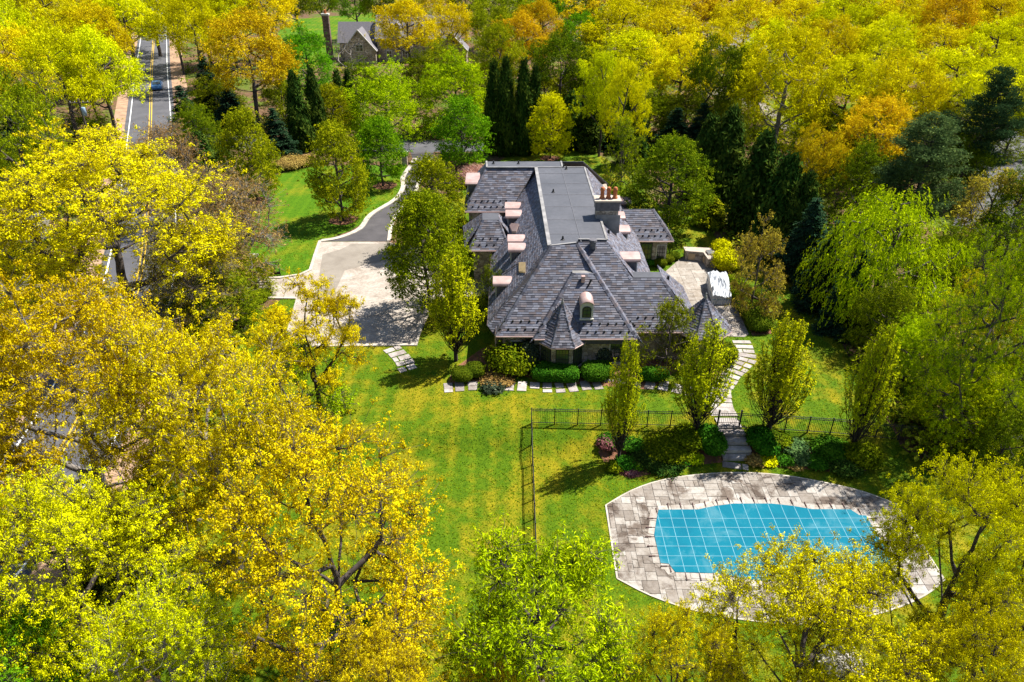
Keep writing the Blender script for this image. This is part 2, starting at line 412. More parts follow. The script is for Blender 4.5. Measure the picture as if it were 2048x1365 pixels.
kerb('court_kerb', Gp([(513, 597), (592, 598)]), 0.25, 0.11, M_kerb)
kerb('court_kerb', Gp([(565, 693.5), (833, 690.5), (845, 640)]), 0.35, 0.10, M_kerb)
# planting beds
for px in ([(895, 768), (905, 740), (960, 700), (985, 690), (1500, 640), (1300, 780), (1200, 772), (1090, 765), (1045, 752), (1000, 762), (950, 765)],
           [(1196, 905), (1215, 878), (1250, 868), (1290, 885), (1330, 880), (1370, 865), (1445, 862), (1448, 925), (1400, 930), (1330, 942), (1262, 958), (1225, 945)],
           [(1488, 866), (1560, 868), (1585, 880), (1625, 897), (1680, 886), (1740, 890), (1752, 930), (1715, 952), (1640, 942), (1560, 935), (1502, 928)],
           [(1468, 560), (1500, 580), (1535, 600), (1530, 640), (1545, 668), (1505, 672), (1470, 610), (1440, 545), (1425, 500), (1450, 505)],
           [(1420, 760), (1440, 700), (1476, 690), (1478, 712), (1455, 738), (1440, 760)]):
    sheet('mulch_bed', Gp(px), 0.012, M_mulch)
for px, py, r in ((687, 440, 1.6), (770, 372, 1.5), (513, 402, 1.4), (1100, 317, 1.4), (640, 832, 1.0)):
    p = G(px, py); sheet('mulch_ring', [(p.x + r * math.cos(a * .5236) * (1 + .1 * math.sin(a * 2.1)), p.y + r * math.sin(a * .5236)) for a in range(12)], 0.013, M_mulch)
strip('bed_edging', smooth_line(Gp([(523, 602), (505, 618), (497, 640), (482, 665)]), 5), -0.25, 0.25, 0.02, M_verge)

# ================================================================== paving laid stone by stone
rng = random.Random(7)
def ashlar(x0, x1, y0, y1, rnd, unit=0.32):
    """random rectangular flags on a grid: list of rectangles"""
    nx, ny = int((x1 - x0) / unit), int((y1 - y0) / unit); used = [[False] * ny for _ in range(nx)]; out = []
    for j in range(ny):
        for i in range(nx):
            if used[i][j]: continue
            a, b = rnd.choice([(2, 2), (3, 2), (2, 3), (3, 2), (2, 1), (1, 2), (3, 3), (2, 2), (4, 2), (2, 4)])
            while a > 1 and (i + a > nx or any(used[i + k][j] for k in range(1, a))): a -= 1
            b = min(b, ny - j)
            for p in range(a):
                for q in range(b): used[i + p][j + q] = True
            out.append((x0 + i * unit, y0 + j * unit, x0 + (i + a) * unit, y0 + (j + b) * unit))
    return out
def lay_flags(parent, outline, hole, z, m, rnd, unit, gap=0.022, thick=0.035, rot=0.0):
    ol = ccw(outline); cx = sum(p[0] for p in ol) / len(ol); cy = sum(p[1] for p in ol) / len(ol)
    ca, sa = math.cos(rot), math.sin(rot)
    xs = [p[0] for p in ol]; ys = [p[1] for p in ol]; n = 0
    for (a, b, c, d) in ashlar(min(xs) - 2, max(xs) + 2, min(ys) - 2, max(ys) + 2, rnd, unit):
        g = gap * (0.5 + rnd.random()); r = [(a + g, b + g), (c - g * rnd.random(), b + g * rnd.random()), (c - g, d - g), (a + g * rnd.random(), d - g)]
        r = [(cx + (x - cx) * ca - (y - cy) * sa, cy + (x - cx) * sa + (y - cy) * ca) for x, y in r]
        if hole and all(inside(p, hole) for p in r): continue
        q = clip_poly(r, ol)
        if len(q) < 3 or abs(area2(q)) < 0.04: continue
        mb = MB(); mb.prism(q, z, z + thick + rnd.uniform(-0.006, 0.008), bottom=False); mb.build('flagstone', m, parent); n += 1
    return n
_arc = lambda P: [(p.x, p.y) for p in smooth_line([(a_, b_, 0) for a_, b_ in P], 3)]
deck_w = _arc([(5.75, 28.1), (7.4, 26.95), (9.5, 26.0), (12, 25.4), (14.7, 25.15), (17.4, 25.4), (19.9, 26.05), (22.0, 26.95), (23.6, 28.0)]) + _arc([(23.6, 33.9), (22.0, 35.0), (19.9, 35.85), (17.4, 36.55), (14.7, 36.8), (12, 36.6), (9.5, 36.05), (7.5, 35.1), (5.75, 33.8)])
cov = [(8.3, 29.15), (8.75, 29.1), (9.0, 28.5), (11.4, 28.42), (12.4, 28.1), (13.6, 27.9), (15.9, 27.9), (17.1, 28.1), (18.1, 28.42), (20.5, 28.5), (21.2, 28.9), (21.3, 30.0), (21.3, 32.85),
       (20.9, 32.9), (20.55, 33.38), (18.2, 33.4), (17.2, 33.68), (15.9, 33.88), (13.6, 33.88), (12.4, 33.68), (11.3, 33.38), (8.9, 33.35), (8.6, 32.4), (8.3, 31.3)]
deck = sheet('pool_deck', deck_w, POOL_Z + 0.010, M_joint, False)
inner = [((p[0] - 14.75) * 0.86 + 14.75, (p[1] - 30.95) * 0.74 + 30.95) for p in cov]
lay_flags(deck, deck_w, inner, POOL_Z + 0.012, M_flag, random.Random(3), 0.30, 0.016)
kerb('deck_edging', deck_w + [deck_w[0]], 0.09, 0.085, M_kerb, POOL_Z - 0.03)
# coping: paler stones round the water, half under the cover
cp = smooth_line([(*p, 0) for p in cov] + [(*cov[0], 0)], 1)
tot = 0.0; i = 0; crnd = random.Random(5)
cps = [Vector((p[0], p[1])) for p in cov] + [Vector(cov[0])]
M_cop = mk_flag('coping_stone', [(0, (0.29, 0.265, 0.24)), (1, (0.40, 0.37, 0.34))], (0.8, 0.76, 0.72))
for a, b in zip(cps[:-1], cps[1:]):
    L = (b - a).length; k = max(1, round(L / 0.8)); d = (b - a) / k; nrm = Vector((d.y, -d.x)).normalized()
    for j in range(k):
        p0 = a + d * (j + 0.015); p1 = a + d * (j + 0.985); wv = 0.42 + crnd.uniform(-.05, .05)
        mb = MB(); mb.prism([tuple(p0 - nrm * .12), tuple(p0 + nrm * wv), tuple(p1 + nrm * wv), tuple(p1 - nrm * .12)], POOL_Z + 0.03, POOL_Z + 0.058 + crnd.uniform(0, .012), bottom=False)
        mb.build('coping_stone', M_cop, deck)

# patio flags
patio_w = Gp([(1330, 545), (1357, 521), (1368, 514), (1432, 520), (1436, 550), (1466, 597), (1487, 646), (1498, 669), (1489, 675), (1446, 673), (1400, 660), (1360, 620)])
patio = sheet('patio', patio_w, 0.008, M_joint)
lay_flags(patio, [patio_w[k] for k in (0, 1, 2, 3, 4, 5)] + [patio_w[11]], None, 0.010, M_flag2, random.Random(9), 0.42, 0.012)
lay_flags(patio, [patio_w[k] for k in (11, 5, 6, 7, 8, 9, 10)], None, 0.010, M_flag2, random.Random(11), 0.42, 0.012)

# stepping-stone paths
def stones_along(name, pts_px, width, step, rnd, split=0.6, skip=0.0):
    line = smooth_line([G(a, b) for a, b in pts_px], 12); acc = 0.0
    path = bpy.data.objects.new(name, None); link(path); path['kind'] = 'structure'
    p = line[0].copy(); out = []
    for q in line[1:]:
        acc += (q - p).length; p = q
        if acc >= step: out.append(q.copy()); acc = 0
    for i in range(len(out) - 1):
        d = (out[i + 1] - out[i]); d.z = 0; d.normalize(); n = Vector((-d.y, d.x, 0)); c = out[i]
        cuts = [-.5, .5]
        if rnd.random() < split: cuts = [-.5, rnd.uniform(-.2, .2), .5]
        for a, b in zip(cuts[:-1], cuts[1:]):
            if rnd.random() < skip: continue
            g = 0.05; l0, l1 = step * rnd.uniform(.36, .46), step * rnd.uniform(.36, .46)
            A = a * width + g + rnd.uniform(-.06, .06); B = b * width - g + rnd.uniform(-.06, .06)
            q = [c + n * A - d * l0, c + n * B - d * l0 * rnd.uniform(.9, 1.1), c + n * B + d * l1, c + n * A + d * l1 * rnd.uniform(.9, 1.1)]
            mb = MB(); mb.prism([(x.x, x.y) for x in q], gz(c.x, c.y) - 0.02, gz(c.x, c.y) + 0.045 + rnd.uniform(0, .012), bottom=False); mb.build('stepping_stone', M_step, path)
    return path
stones_along('stone_path', [(1478, 676), (1488, 698), (1492, 718), (1480, 735), (1464, 750), (1450, 768), (1441, 788), (1446, 812)], 1.55, 0.62, random.Random(2))
stones_along('stone_path', [(872, 778), (900, 776), (950, 773), (1000, 772), (1060, 774), (1120, 776), (1180, 772), (1240, 768), (1320, 772), (1400, 790), (1440, 806)], 1.3, 0.82, random.Random(4), 0.7, 0.06)
stones_along('stone_path', [(775, 692), (792, 706), (806, 722), (818, 742), (828, 752)], 1.5, 0.75, random.Random(6), 0.8, 0.15)
stones_along('stone_path', [(1470, 918), (1471, 926), (1472, 936), (1473, 950)], 1.75, 0.72, random.Random(8), 1.0)
# landing and steps down to the pool
stair = empty('garden_steps'); tag(stair, 'flight of grey stone steps down the bank between two shrub beds to the pool', 'steps')
def slab(x0, x1, y0, y1, z, th=0.16):
    r = rng.uniform
    mb = MB(); mb.prism([(x0 + r(-.04, .04), y0 + r(-.03, .03)), (x1 + r(-.04, .04), y0 + r(-.03, .03)), (x1 + r(-.04, .04), y1), (x0 + r(-.04, .04), y1)], z - th, z, bottom=False)
    return mb
for k in range(3): slab(13.95 + 0.1 * k, 15.75, 41.75 + k * .5, 42.22 + k * .5, 0.045).build('landing_slab', M_step, stair)
for k in range(6):
    yc = 41.1 - k * 0.58; hw = 0.76 + 0.06 * k; xc = 14.85 + 0.03 * k
    slab(xc - hw, xc + hw, yc - 0.20, yc + 0.30, gz(xc, yc + .25) + 0.11, 0.3).build('step', M_step, stair)
# ================================================================== the slate-roofed house
def mk_slate(name, objrand):
    m, nt, out = new_mat(name); p = geo_pos(nt)
    fac = nd(nt, 'ShaderNodeObjectInfo').outputs['Random'] if objrand else nd(nt, 'ShaderNodeAttribute', attribute_name='tint').outputs['Fac']
    r = ramp(nt, [(0.0, (0.055, 0.055, 0.072)), (0.2, (0.085, 0.084, 0.106)), (0.34, (0.108, 0.085, 0.086)), (0.45, (0.115, 0.118, 0.15)), (0.60, (0.145, 0.152, 0.19)),
                  (0.74, (0.135, 0.112, 0.118)), (0.85, (0.195, 0.20, 0.24)), (1.0, (0.09, 0.10, 0.145))], fac)
    n = noise(nt, p, 2.2, 6, 0.7)
    g = ramp(nt, [(0.3, (0.66, 0.66, 0.69)), (0.7, (1.05, 1.04, 1.04))], n.outputs[0])
    c = mixc(nt, 1.0, r.outputs[0], g.outputs[0], 'MULTIPLY')
    finish(nt, out, c, 0.6, 0, noise(nt, p, 30, 4).outputs[0], 0.3, 0.008, 0.25)
    return m
M_slate = mk_slate('slate', False); M_slate1 = mk_slate('slate_single', True)
M_under = plain('roof_underlay', (0.06, 0.055, 0.06), 0.9, 0.2, 3)
def mk_copper():
    m, nt, out = new_mat('pink_copper'); p = geo_pos(nt)
    n = noise(nt, p, 1.4, 5, 0.6); n2 = noise(nt, p, 14, 4, 0.6)
    c = ramp(nt, [(0.3, (0.33, 0.21, 0.19)), (0.7, (0.46, 0.335, 0.31))], n.outputs[0])
    finish(nt, out, c.outputs[0], 0.42, 0.15, n2.outputs[0], 0.15, 0.01, 0.4)
    return m
M_copper = mk_copper()
def mk_stone_wall(name, c1, c2, c3, scale=2.6):
    m, nt, out = new_mat(name); p = geo_pos(nt)
    mp = nd(nt, 'ShaderNodeMapping'); mp.inputs['Scale'].default_value = (1, 1, 1.7); nt.links.new(p, mp.inputs[0])
    v = nd(nt, 'ShaderNodeTexVoronoi'); v.inputs['Scale'].default_value = scale; nt.links.new(mp.outputs[0], v.inputs['Vector'])
    ve = nd(nt, 'ShaderNodeTexVoronoi', feature='DISTANCE_TO_EDGE'); ve.inputs['Scale'].default_value = scale; nt.links.new(mp.outputs[0], ve.inputs['Vector'])
    sc = nd(nt, 'ShaderNodeSeparateColor'); nt.links.new(v.outputs['Color'], sc.inputs[0])
    r = ramp(nt, [(0.0, c1), (0.5, c2), (1.0, c3)], sc.outputs[0])
    e = ramp(nt, [(0.02, (0.55, 0.52, 0.48)), (0.07, (1, 1, 1))], ve.outputs[0])
    n = noise(nt, p, 12, 4)
    g = ramp(nt, [(0.3, (0.8,) * 3), (0.7, (1.15,) * 3)], n.outputs[0])
    c = mixc(nt, 1.0, r.outputs[0], e.outputs[0], 'MULTIPLY'); c = mixc(nt, 1.0, c, g.outputs[0], 'MULTIPLY')
    finish(nt, out, c, 0.85, 0, e.outputs[0], 0.5, 0.03)
    return m
M_stone = mk_stone_wall('fieldstone_wall', (0.20, 0.16, 0.125), (0.34, 0.285, 0.23), (0.44, 0.385, 0.32))
def mk_membrane():
    m, nt, out = new_mat('grey_roof_membrane'); p = geo_pos(nt)
    n = noise(nt, p, 0.35, 6, 0.6, 0.4); n2 = noise(nt, p, 2.5, 6, 0.7)
    c = ramp(nt, [(0.3, (0.055, 0.057, 0.068)), (0.7, (0.082, 0.083, 0.096))], n.outputs[0])
    g = ramp(nt, [(0.3, (0.85,) * 3), (0.7, (1.12,) * 3)], n2.outputs[0])
    finish(nt, out, mixc(nt, 1.0, c.outputs[0], g.outputs[0], 'MULTIPLY'), 0.6, 0, n2.outputs[0], 0.15, 0.01)
    return m
M_memb = mk_membrane()
M_seam = plain('membrane_seam', (0.10, 0.10, 0.112), 0.6, 0.2, 4)
M_edge = plain('roof_edge_metal', (0.21, 0.20, 0.195), 0.5, 0.35, 1.2)
M_trimw = plain('cream_trim', (0.48, 0.46, 0.41), 0.6, 0.08, 3)
M_lead = plain('dark_cheek_slate', (0.10, 0.095, 0.105), 0.6, 0.3, 4)
M_black = plain('black_metal', (0.018, 0.018, 0.02), 0.5, 0.2, 4)
M_terra = plain('terracotta', (0.36, 0.115, 0.04), 0.8, 0.25, 4)
M_capst = plain('chimney_capstone', (0.36, 0.30, 0.25), 0.8, 0.2, 2)
def mk_glass(name='window_glass', col=(0.03, 0.04, 0.035)):
    m, nt, out = new_mat(name); finish(nt, out, col, 0.06, 0, None, spec=0.8); return m
M_glass = mk_glass(); M_glass2 = mk_glass('green_window_glass', (0.06, 0.075, 0.04))

K = 1.05
nS, nW, nE, nN = Vector((0, -K, 1)), Vector((-K, 0, 1)), Vector((K, 0, 1)), Vector((0, K, 1))
house = empty('slate_roof_house', (4.5, 60, 0)); tag(house, 'large stone house with grey slate hip roofs and long flat ridge roof', 'house')
house.location = (0, 0, 0)
SLATES = []                                            # (depth, roof part, verts, faces, tint)
def prism3(name, pts, th, m, parent, n=None):
    """a roof plane: polygon in space, given thickness downward"""
    pts = [Vector(p) for p in pts]; k = len(pts)
    nn = (pts[1] - pts[0]).cross(pts[2] - pts[0])
    if nn.z < 0: pts.reverse()
    v = pts + [p - Vector((0, 0, th)) for p in pts]
    f = [tuple(range(k)), tuple(reversed(range(k, 2 * k)))] + [(i, i + k, (i + 1) % k + k, (i + 1) % k) for i in range(k)]
    return mesh_obj(name, v, f, m, parent)
def slate_face(pts, parent, exposure=0.185, width=0.43, seed=0, keep=None, lift=0.026):
    pts = [Vector(p) for p in pts]; n = (pts[1] - pts[0]).cross(pts[2] - pts[0]).normalized()
    if n.z < 0: n = -n
    e1 = Vector((0, 0, 1)).cross(n).normalized(); e2 = n.cross(e1); o = pts[0]
    P = ccw([((p - o).dot(e1), (p - o).dot(e2)) for p in pts]); rnd = random.Random(seed + 17)
    y0 = min(p[1] for p in P); y1 = max(p[1] for p in P); x0 = min(p[0] for p in P) - 1; x1 = max(p[0] for p in P)
    y = y0
    while y < y1:
        x = x0 - rnd.random() * width
        while x < x1:
            wd = width * rnd.uniform(0.7, 1.3)
            q = clip_poly([(x, y), (x + wd - .008, y), (x + wd - .008, y + exposure * 1.02), (x, y + exposure * 1.02)], P)
            x += wd
            if len(q) < 3 or abs(area2(q)) < 0.006: continue
            hb = lift * rnd.uniform(0.75, 1.3); k = len(q)
            top = [o + e1 * a + e2 * b + n * (0.006 + hb * max(0.0, 1 - (b - y) / exposure)) for a, b in q]
            low = [o + e1 * a + e2 * b - n * 0.004 for a, b in q]
            f = [tuple(range(k))] + [(i, i + k, (i + 1) % k + k, (i + 1) % k) for i in range(k)]
            keep.append((depth_at(top[0]), parent, top + low, f, rnd.random()))
        y += exposure
def roof(name_pts, seed, exposure=0.185, width=0.43, single=False, th=0.16, label=None):
    r = prism3('roof_slope', name_pts, th, M_under, house)
    if label: r['label'] = label
    lst = SLATES if single else []
    slate_face(name_pts, r, exposure, width, seed, lst)
    if not single: flush(lst, r)
    return r
def flush(lst, parent):
    v, f, t = [], [], []
    for d, _, vv, ff, tt in lst:
        b = len(v); v += vv; f += [tuple(b + i for i in q) for q in ff]; t += [tt] * len(ff)
    if v:
        o = mesh_obj('slates', v, f, M_slate, parent, False, t); o['kind'] = 'stuff'
def hip_caps(lines, seed=1, step=0.30, wd=0.17):
    mb = MB(); rnd = random.Random(seed)
    for a, b in lines:
        a, b = Vector(a), Vector(b); L = (b - a).length; d = (b - a).normalized(); s = d.cross(Vector((0, 0, 1))).normalized(); up = s.cross(d)
        if up.z < 0: up = -up
        k = int(L / step)
        for i in range(k):
            c = a + d * (i + .5) * L / k; t = rnd.random()
            for sg in (-1, 1):
                p0 = c - d * step * .62 + up * .02; p1 = c + d * step * .62 + up * .075
                q = [p0, p1, p1 + s * sg * wd - up * wd * .55, p0 + s * sg * wd - up * wd * .55]
                mb.face(q if sg < 0 else list(reversed(q)), t)
                mb.face([p1 + s * sg * wd - up * wd * .55, p1, p1 - up * .07, p1 + s * sg * wd - up * (wd * .55 + .06)], t)
    o = mb.build('hip_slates', M_slate, house); o['kind'] = 'stuff'; return o

S1 = Vector((0, 47.75, 3)); S0 = Vector((0, 47.38, 3)); S2 = Vector((0, 48.75, 3))
def pl(p0, n, pix): return [on_plane(a, b, p0, n) for a, b in pix]
# south slopes
s1 = pl(S1, nS, [(992, 672), (1270, 672), (1156, 489), (1101, 493)])
r_s1 = roof(s1, 1, single=True, label='broad front roof slope')
s0 = pl(S0, nS, [(1069, 678), (1275, 677), (1192, 547), (1145, 547)])
r_s0 = roof(s0, 2, single=True, th=0.5, label='front roof slope carrying the arched dormer and turret')
dW = Vector((-0.34, 0, -0.36))
roof([s0[0], s0[3], s0[3] + dW, s0[0] + dW], 3, th=0.05)
dE = Vector((0.55, 0, -0.58))
roof([s0[1], s0[1] + dE, s0[2] + dE, s0[2]], 4, th=0.05)
roof([s0[2], s0[2] + dE, s1[2] + dE, s1[2]], 5, th=0.05)
s2a = pl(S2, nS, [(1154, 484), (1213, 484), (1262, 557), (1200, 557)])
s2b = pl(S2, nS, [(1195, 557), (1325, 557), (1393, 664), (1262, 664)])
roof(s2a, 6); roof(s2b, 7)
cap = [s0[3] + Vector((0, .02, .02)), s0[2] + Vector((0, .02, .02)), s0[2] + Vector((0, .45, .05)), s0[3] + Vector((0, .45, .05))]
prism3('ridge_cap', cap, 0.4, M_edge, house)
ZF = 8.0
# west slopes
wp0 = Vector((-1.85, 0, 3)); KW = 5.0 / (2.9 + 1.85); nW2 = Vector((-KW, 0, 1))
wpl = [(2.9, 52.75, 8), (2.9, 72.5, 8), (-1.85, 72.5, 3), (-1.85, 49.2, 3)]
roof([(-1.85, 49.2, 3), (-1.25, 48.6, 2.4), (3.05, 52.35, 7.35), (2.9, 52.75, 8)], 22, th=.08)
r_w = roof(wpl, 8, 0.19, 0.28)
roof([(-1.2, 47.8, 3), (2.85, 52.1, 3 + 4.05 * K), (2.6, 53.4, 3 + 3.8 * K), (-1.2, 51.2, 3)], 9, 0.19, 0.28)
# east slopes
ep0 = Vector((7.42, 0, 8))
roof([(7.42, 53.7, 8), (12.0, 48.9, 8 - 4.58 * K), (12.0, 72.4, 8 - 4.58 * K), (7.42, 72.4, 8)], 10, 0.19, 0.28)
roof([(-2.6, 74.4, 8), (7.3, 74.4, 8), (10.5, 78, 4.4), (-4.7, 78, 4.4)], 11)
q2 = s2b[1]; zr = q2.z; dz = (zr - 3) / K
roof([q2, (q2.x + dz, q2.y - dz, 3), (q2.x + dz, q2.y + 4.5, 3), (q2.x, q2.y + 2.4, zr)], 12, 0.19, 0.28)
fl2 = [s2b[0] + Vector((2.2, 0, 0.02)), q2 + Vector((0, 0, 0.02)), q2 + Vector((0, 1.0, 0.02)), s2b[0] + Vector((2.2, 1.0, 0.02))]
f2 = prism3('flat_roof', [p + Vector((0, .04, .02)) for p in fl2], 0.5, M_memb, house)
# long flat roof
fr = [U(*p, ZF) for p in [(1072, 336), (1169, 336), (1190, 401), (1200, 434), (1214, 481), (1157, 480), (1152, 487), (1099, 493)]]
flat = prism3('flat_roof', [p + Vector((0, 0, .03)) for p in fr], 0.3, M_memb, house); flat['label'] = 'long grey membrane roof along the ridge'
fb = [U(*p, ZF) for p in [(973, 324), (1122, 324), (1125, 336), (974, 336)]]
prism3('flat_roof', [p + Vector((0, 0.02, .02)) for p in fb], 0.3, M_memb, house)
for k in range(6):
    t = (k + .6) / 6.2; a = fr[0].lerp(fr[7], t); b = fr[1].lerp(fr[4], t)
    mb = MB(); mb.box(((a.x + b.x) / 2, (a.y + b.y) / 2, 8.042), (b.x - a.x - .3, 0.10, 0.02)); mb.build('seam', M_seam, flat)
mb = MB(); mb.tube(fr[0].lerp(fr[1], .52) + Vector((0, 0, .035)), fr[7].lerp(fr[4], .55) + Vector((0, 0, .035)), 0.035, n=4); mb.build('seam', M_seam, flat)
for k, (a, b) in enumerate([(fr[0], fr[7]), (fr[1], fr[4]), (fr[7], fr[6]), (fr[5], fr[4]), (fb[0], fb[3]), (fb[1], fb[2]), (fr[0], fr[1]), (fb[3], fr[0])]):
    d = (b - a); L = d.length; mb = MB(); c = (a + b) / 2
    mb.box((c.x, c.y, 8.05), (L, 0.17 if k != 0 else 0.3, 0.09), math.atan2(d.y, d.x)); mb.build('edge_trim', M_edge, flat)
def vent(px, py, r=0.10, h=0.32):
    p = U(px, py, 8.03); mb = MB(); mb.lathe(p, [(r * 1.6, 0), (r * 1.5, .04), (r, .06), (r * .6, h), (0.01, h + .02)], 8); mb.build('roof_vent', M_black, flat)
for p in ((1106.5, 385), (1125.5, 480), (1132.5, 339), (987, 328), (1037, 328), (1127, 335)): vent(*p)
# west wing
ww = [(-2.55, 72.45, 8), (2.4, 72.45, 8), (-0.25, 69.1, 4.65), (-4.75, 69.1, 4.65)]
roof(ww, 13, 0.2, 0.45)
roof([(-2.55, 72.45, 8), (-4.75, 69.1, 4.65), (-4.75, 78, 4.65), (-2.55, 74.4, 8)], 14, 0.2, 0.36)
# small west wing
EZ = 3.5; ya = U(937, 501, EZ).y; pS = Vector((0, ya, EZ))
sw = pl(pS, nS, [(937, 501), (1018, 501), (998, 441), (965, 441)]); roof(sw, 15, 0.21, 0.45)
zt = sw[2].z; tw = [U(965, 427, zt), U(997, 427, zt)]
prism3('flat_roof', [sw[3] + Vector((0, .03, .03)), sw[2] + Vector((0, .03, .03)), tw[1] + Vector((0, 0, .03)), tw[0] + Vector((0, 0, .03))], 0.3, M_memb, house)
dzt = (zt - EZ) / K
roof([sw[3], tw[0], (tw[0].x - dzt, tw[0].y + dzt, EZ), sw[0]], 16, 0.2, 0.36)
roof([sw[2], tw[1], (tw[1].x + 1.6, tw[1].y, zt - 1.6 * K), (sw[2].x + 1.4, sw[2].y - 1.4, zt - 1.4 * K)], 17, 0.2, 0.36)
roof([tw[0], tw[1], (tw[1].x + 1, tw[1].y + dzt, EZ), (tw[0].x - dzt, tw[0].y + dzt, EZ)], 18)
sd = on_plane(1030, 458, wp0, nW2)
prism3('saddle_flashing', [on_plane(a, b, wp0, nW2) + Vector((-.12, 0, .16)) for a, b in [(1019, 449), (1040, 451), (1035, 466), (1027, 466)]], 0.2, M_copper, house)
# east wing
EE = 2.75; ye = U(1300, 482, EE).y; pE = Vector((0, ye, EE))
ew = pl(pE, nS, [(1268, 482), (1347, 482), (1307, 419), (1244, 419)]); roof(ew, 19, 0.2, 0.45)
hz = (ew[2].z - EE) / K
roof([ew[2], ew[1], (ew[1].x, ew[2].y + hz, EE)], 20, 0.2, 0.36)
roof([ew[2], ew[3], (ew[3].x, ew[2].y + hz, EE), (ew[1].x, ew[2].y + hz, EE)], 21)
# turrets
def octa(cx, cy, r, z, a0=math.pi / 8): return [Vector((cx + r * math.cos(a0 + k * math.pi / 4), cy + r * math.sin(a0 + k * math.pi / 4), z)) for k in range(8)]
def turret(cx, cy, r, ze, za, seed, wins):
    o = octa(cx, cy, r, ze); ap = Vector((cx, cy, za)); mid = [p.lerp(ap, .34) - Vector((0, 0, 0.10)) for p in o]
    part = mesh_obj('turret_roof', mid + o + [ap], [(k, (k + 1) % 8, 16) for k in range(8)] + [(8 + k, 8 + (k + 1) % 8, (k + 1) % 8, k) for k in range(8)] + [tuple(reversed(range(8, 16)))], M_under, house)
    lst = []
    for k in range(8):
        k2 = (k + 1) % 8
        slate_face([o[k], o[k2], mid[k2], mid[k]], part, 0.2, 0.34, seed + k, lst); slate_face([mid[k], mid[k2], ap], part, 0.2, 0.3, seed + 9 + k, lst)
    flush(lst, part)
    w_ = octa(cx, cy, r * .80, 0); mb = MB(); mb.prism([(p.x, p.y) for p in w_], 0, ze + .1); wl = mb.build('turret_wall', M_stone, house)
    mb = MB()
    for a, b in zip(o, o[1:] + o[:1]): mb.tube(a - Vector((0, 0, .06)), b - Vector((0, 0, .06)), 0.065, n=5)
    mb.build('gutter', M_copper, part)
    mb = MB(); mb.lathe((cx, cy, za - .12), [(.14, 0), (.10, .2), (.05, .32), (.07, .4), (0.01, .5)], 8); mb.build('finial', M_edge, part)
    for k in wins:
        a, b = w_[k], w_[(k + 1) % 8]; c = (a + b) / 2; d = (b - a).normalized(); n = Vector((c.x - cx, c.y - cy, 0)).normalized(); L = (b - a).length; rz = math.atan2(d.y, d.x)
        mb = MB(); q = c + n * .015; mb.box((q.x, q.y, 1.45), (L * .72, 0.08, 1.75), rz); wo_ = mb.build('window', M_black, house)
        q = c + n * .05; mb = MB(); mb.box((q.x, q.y, 1.45), (L * .62, 0.05, 1.6), rz); mb.build('pane', M_glass2, wo_)
        mb = MB(); q = c + n * .085
        for i in (-.17, 0.0, .17): mb.box((q.x + d.x * i * L, q.y + d.y * i * L, 1.45), (.035, .03, 1.6), rz)
        for i in (-.4, 0, .4): mb.box((q.x, q.y, 1.45 + i), (L * .62, .025, .035), rz)
        mb.build('glazing_bars', M_black, wo_)
        mb = MB(); q = c + n * .06; mb.box((q.x, q.y, .5), (L * .85, .2, .1), rz); mb.build('sill', M_capst, wo_)
    hip_caps([(p, m_) for p, m_ in zip(o, mid)] + [(m_, ap) for m_ in mid], seed, 0.22, 0.09)
tf = U(1126, 697, 2.65); turret(tf.x, tf.y + 2.1, 2.25, 2.65, 5.35, 30, (4, 5, 6))
ta = U(1403, 652, 2.7); turret(ta.x, ta.y, 2.3, 2.7, 5.2, 60, (4, 5, 6, 7))
hip_caps([(s1[0], s1[3]), (s0[0], s0[3]), (s0[1], s0[2]), (s0[2], s1[2]), (s2b[2], s2b[1]), ((-1.85, 49.4, 3), (2.85, 52.8, 8)), (ww[3], ww[0]), (sw[0], sw[3]), (sw[1], sw[2]), (ew[1], ew[2]), ((7.42, 53.7, 8), s2a[2])], 77)
# snow guards in two rows above the eaves
mb = MB()
for a, b in ((s1[0], s1[1]), (s0[0], s0[1]), (s2b[3], s2b[2]), (Vector(ww[3]), Vector(ww[2])), (sw[0], sw[1]), (ew[0], ew[1])):
    L = (b - a).length; k = int(L / .62)
    for row in (0, 1):
        for i in range(k):
            c = a.lerp(b, (i + .5 + row * .5) / (k + .5)) + Vector((0, .32 + row * .42, (.32 + row * .42) * K + .07))
            mb.box(c, (.12, .10, .12))
mb.build('snow_guards', M_black, house)['kind'] = 'stuff'
# gutters along the eaves
def gutter(a, b):
    m_ = MB(); m_.tube(Vector(a) - Vector((0, .03, .07)), Vector(b) - Vector((0, .03, .07)), 0.075, n=6); m_.build('gutter', M_copper, house)
for a, b in ((s1[0], s1[1]), (s0[0], s0[1]), (s2b[3], s2b[2]), (ww[3], ww[2]), (sw[0], sw[1]), (ew[0], ew[1]), ((-1.85, 49.4, 3), (-1.85, 72, 3)), ((-1.2, 47.8, 3), (-1.2, 50, 3)), (ew[1], (ew[1].x, ew[2].y + hz, EE))): gutter(a, b)
# vertical downspouts at the front left corner
for x, y in ((-1.25, 48.1), (1.75, 48.0)):
    mb = MB(); mb.tube((x, y, 0), (x, y, 2.9), .05, n=6); mb.build('downspout', M_copper, house)
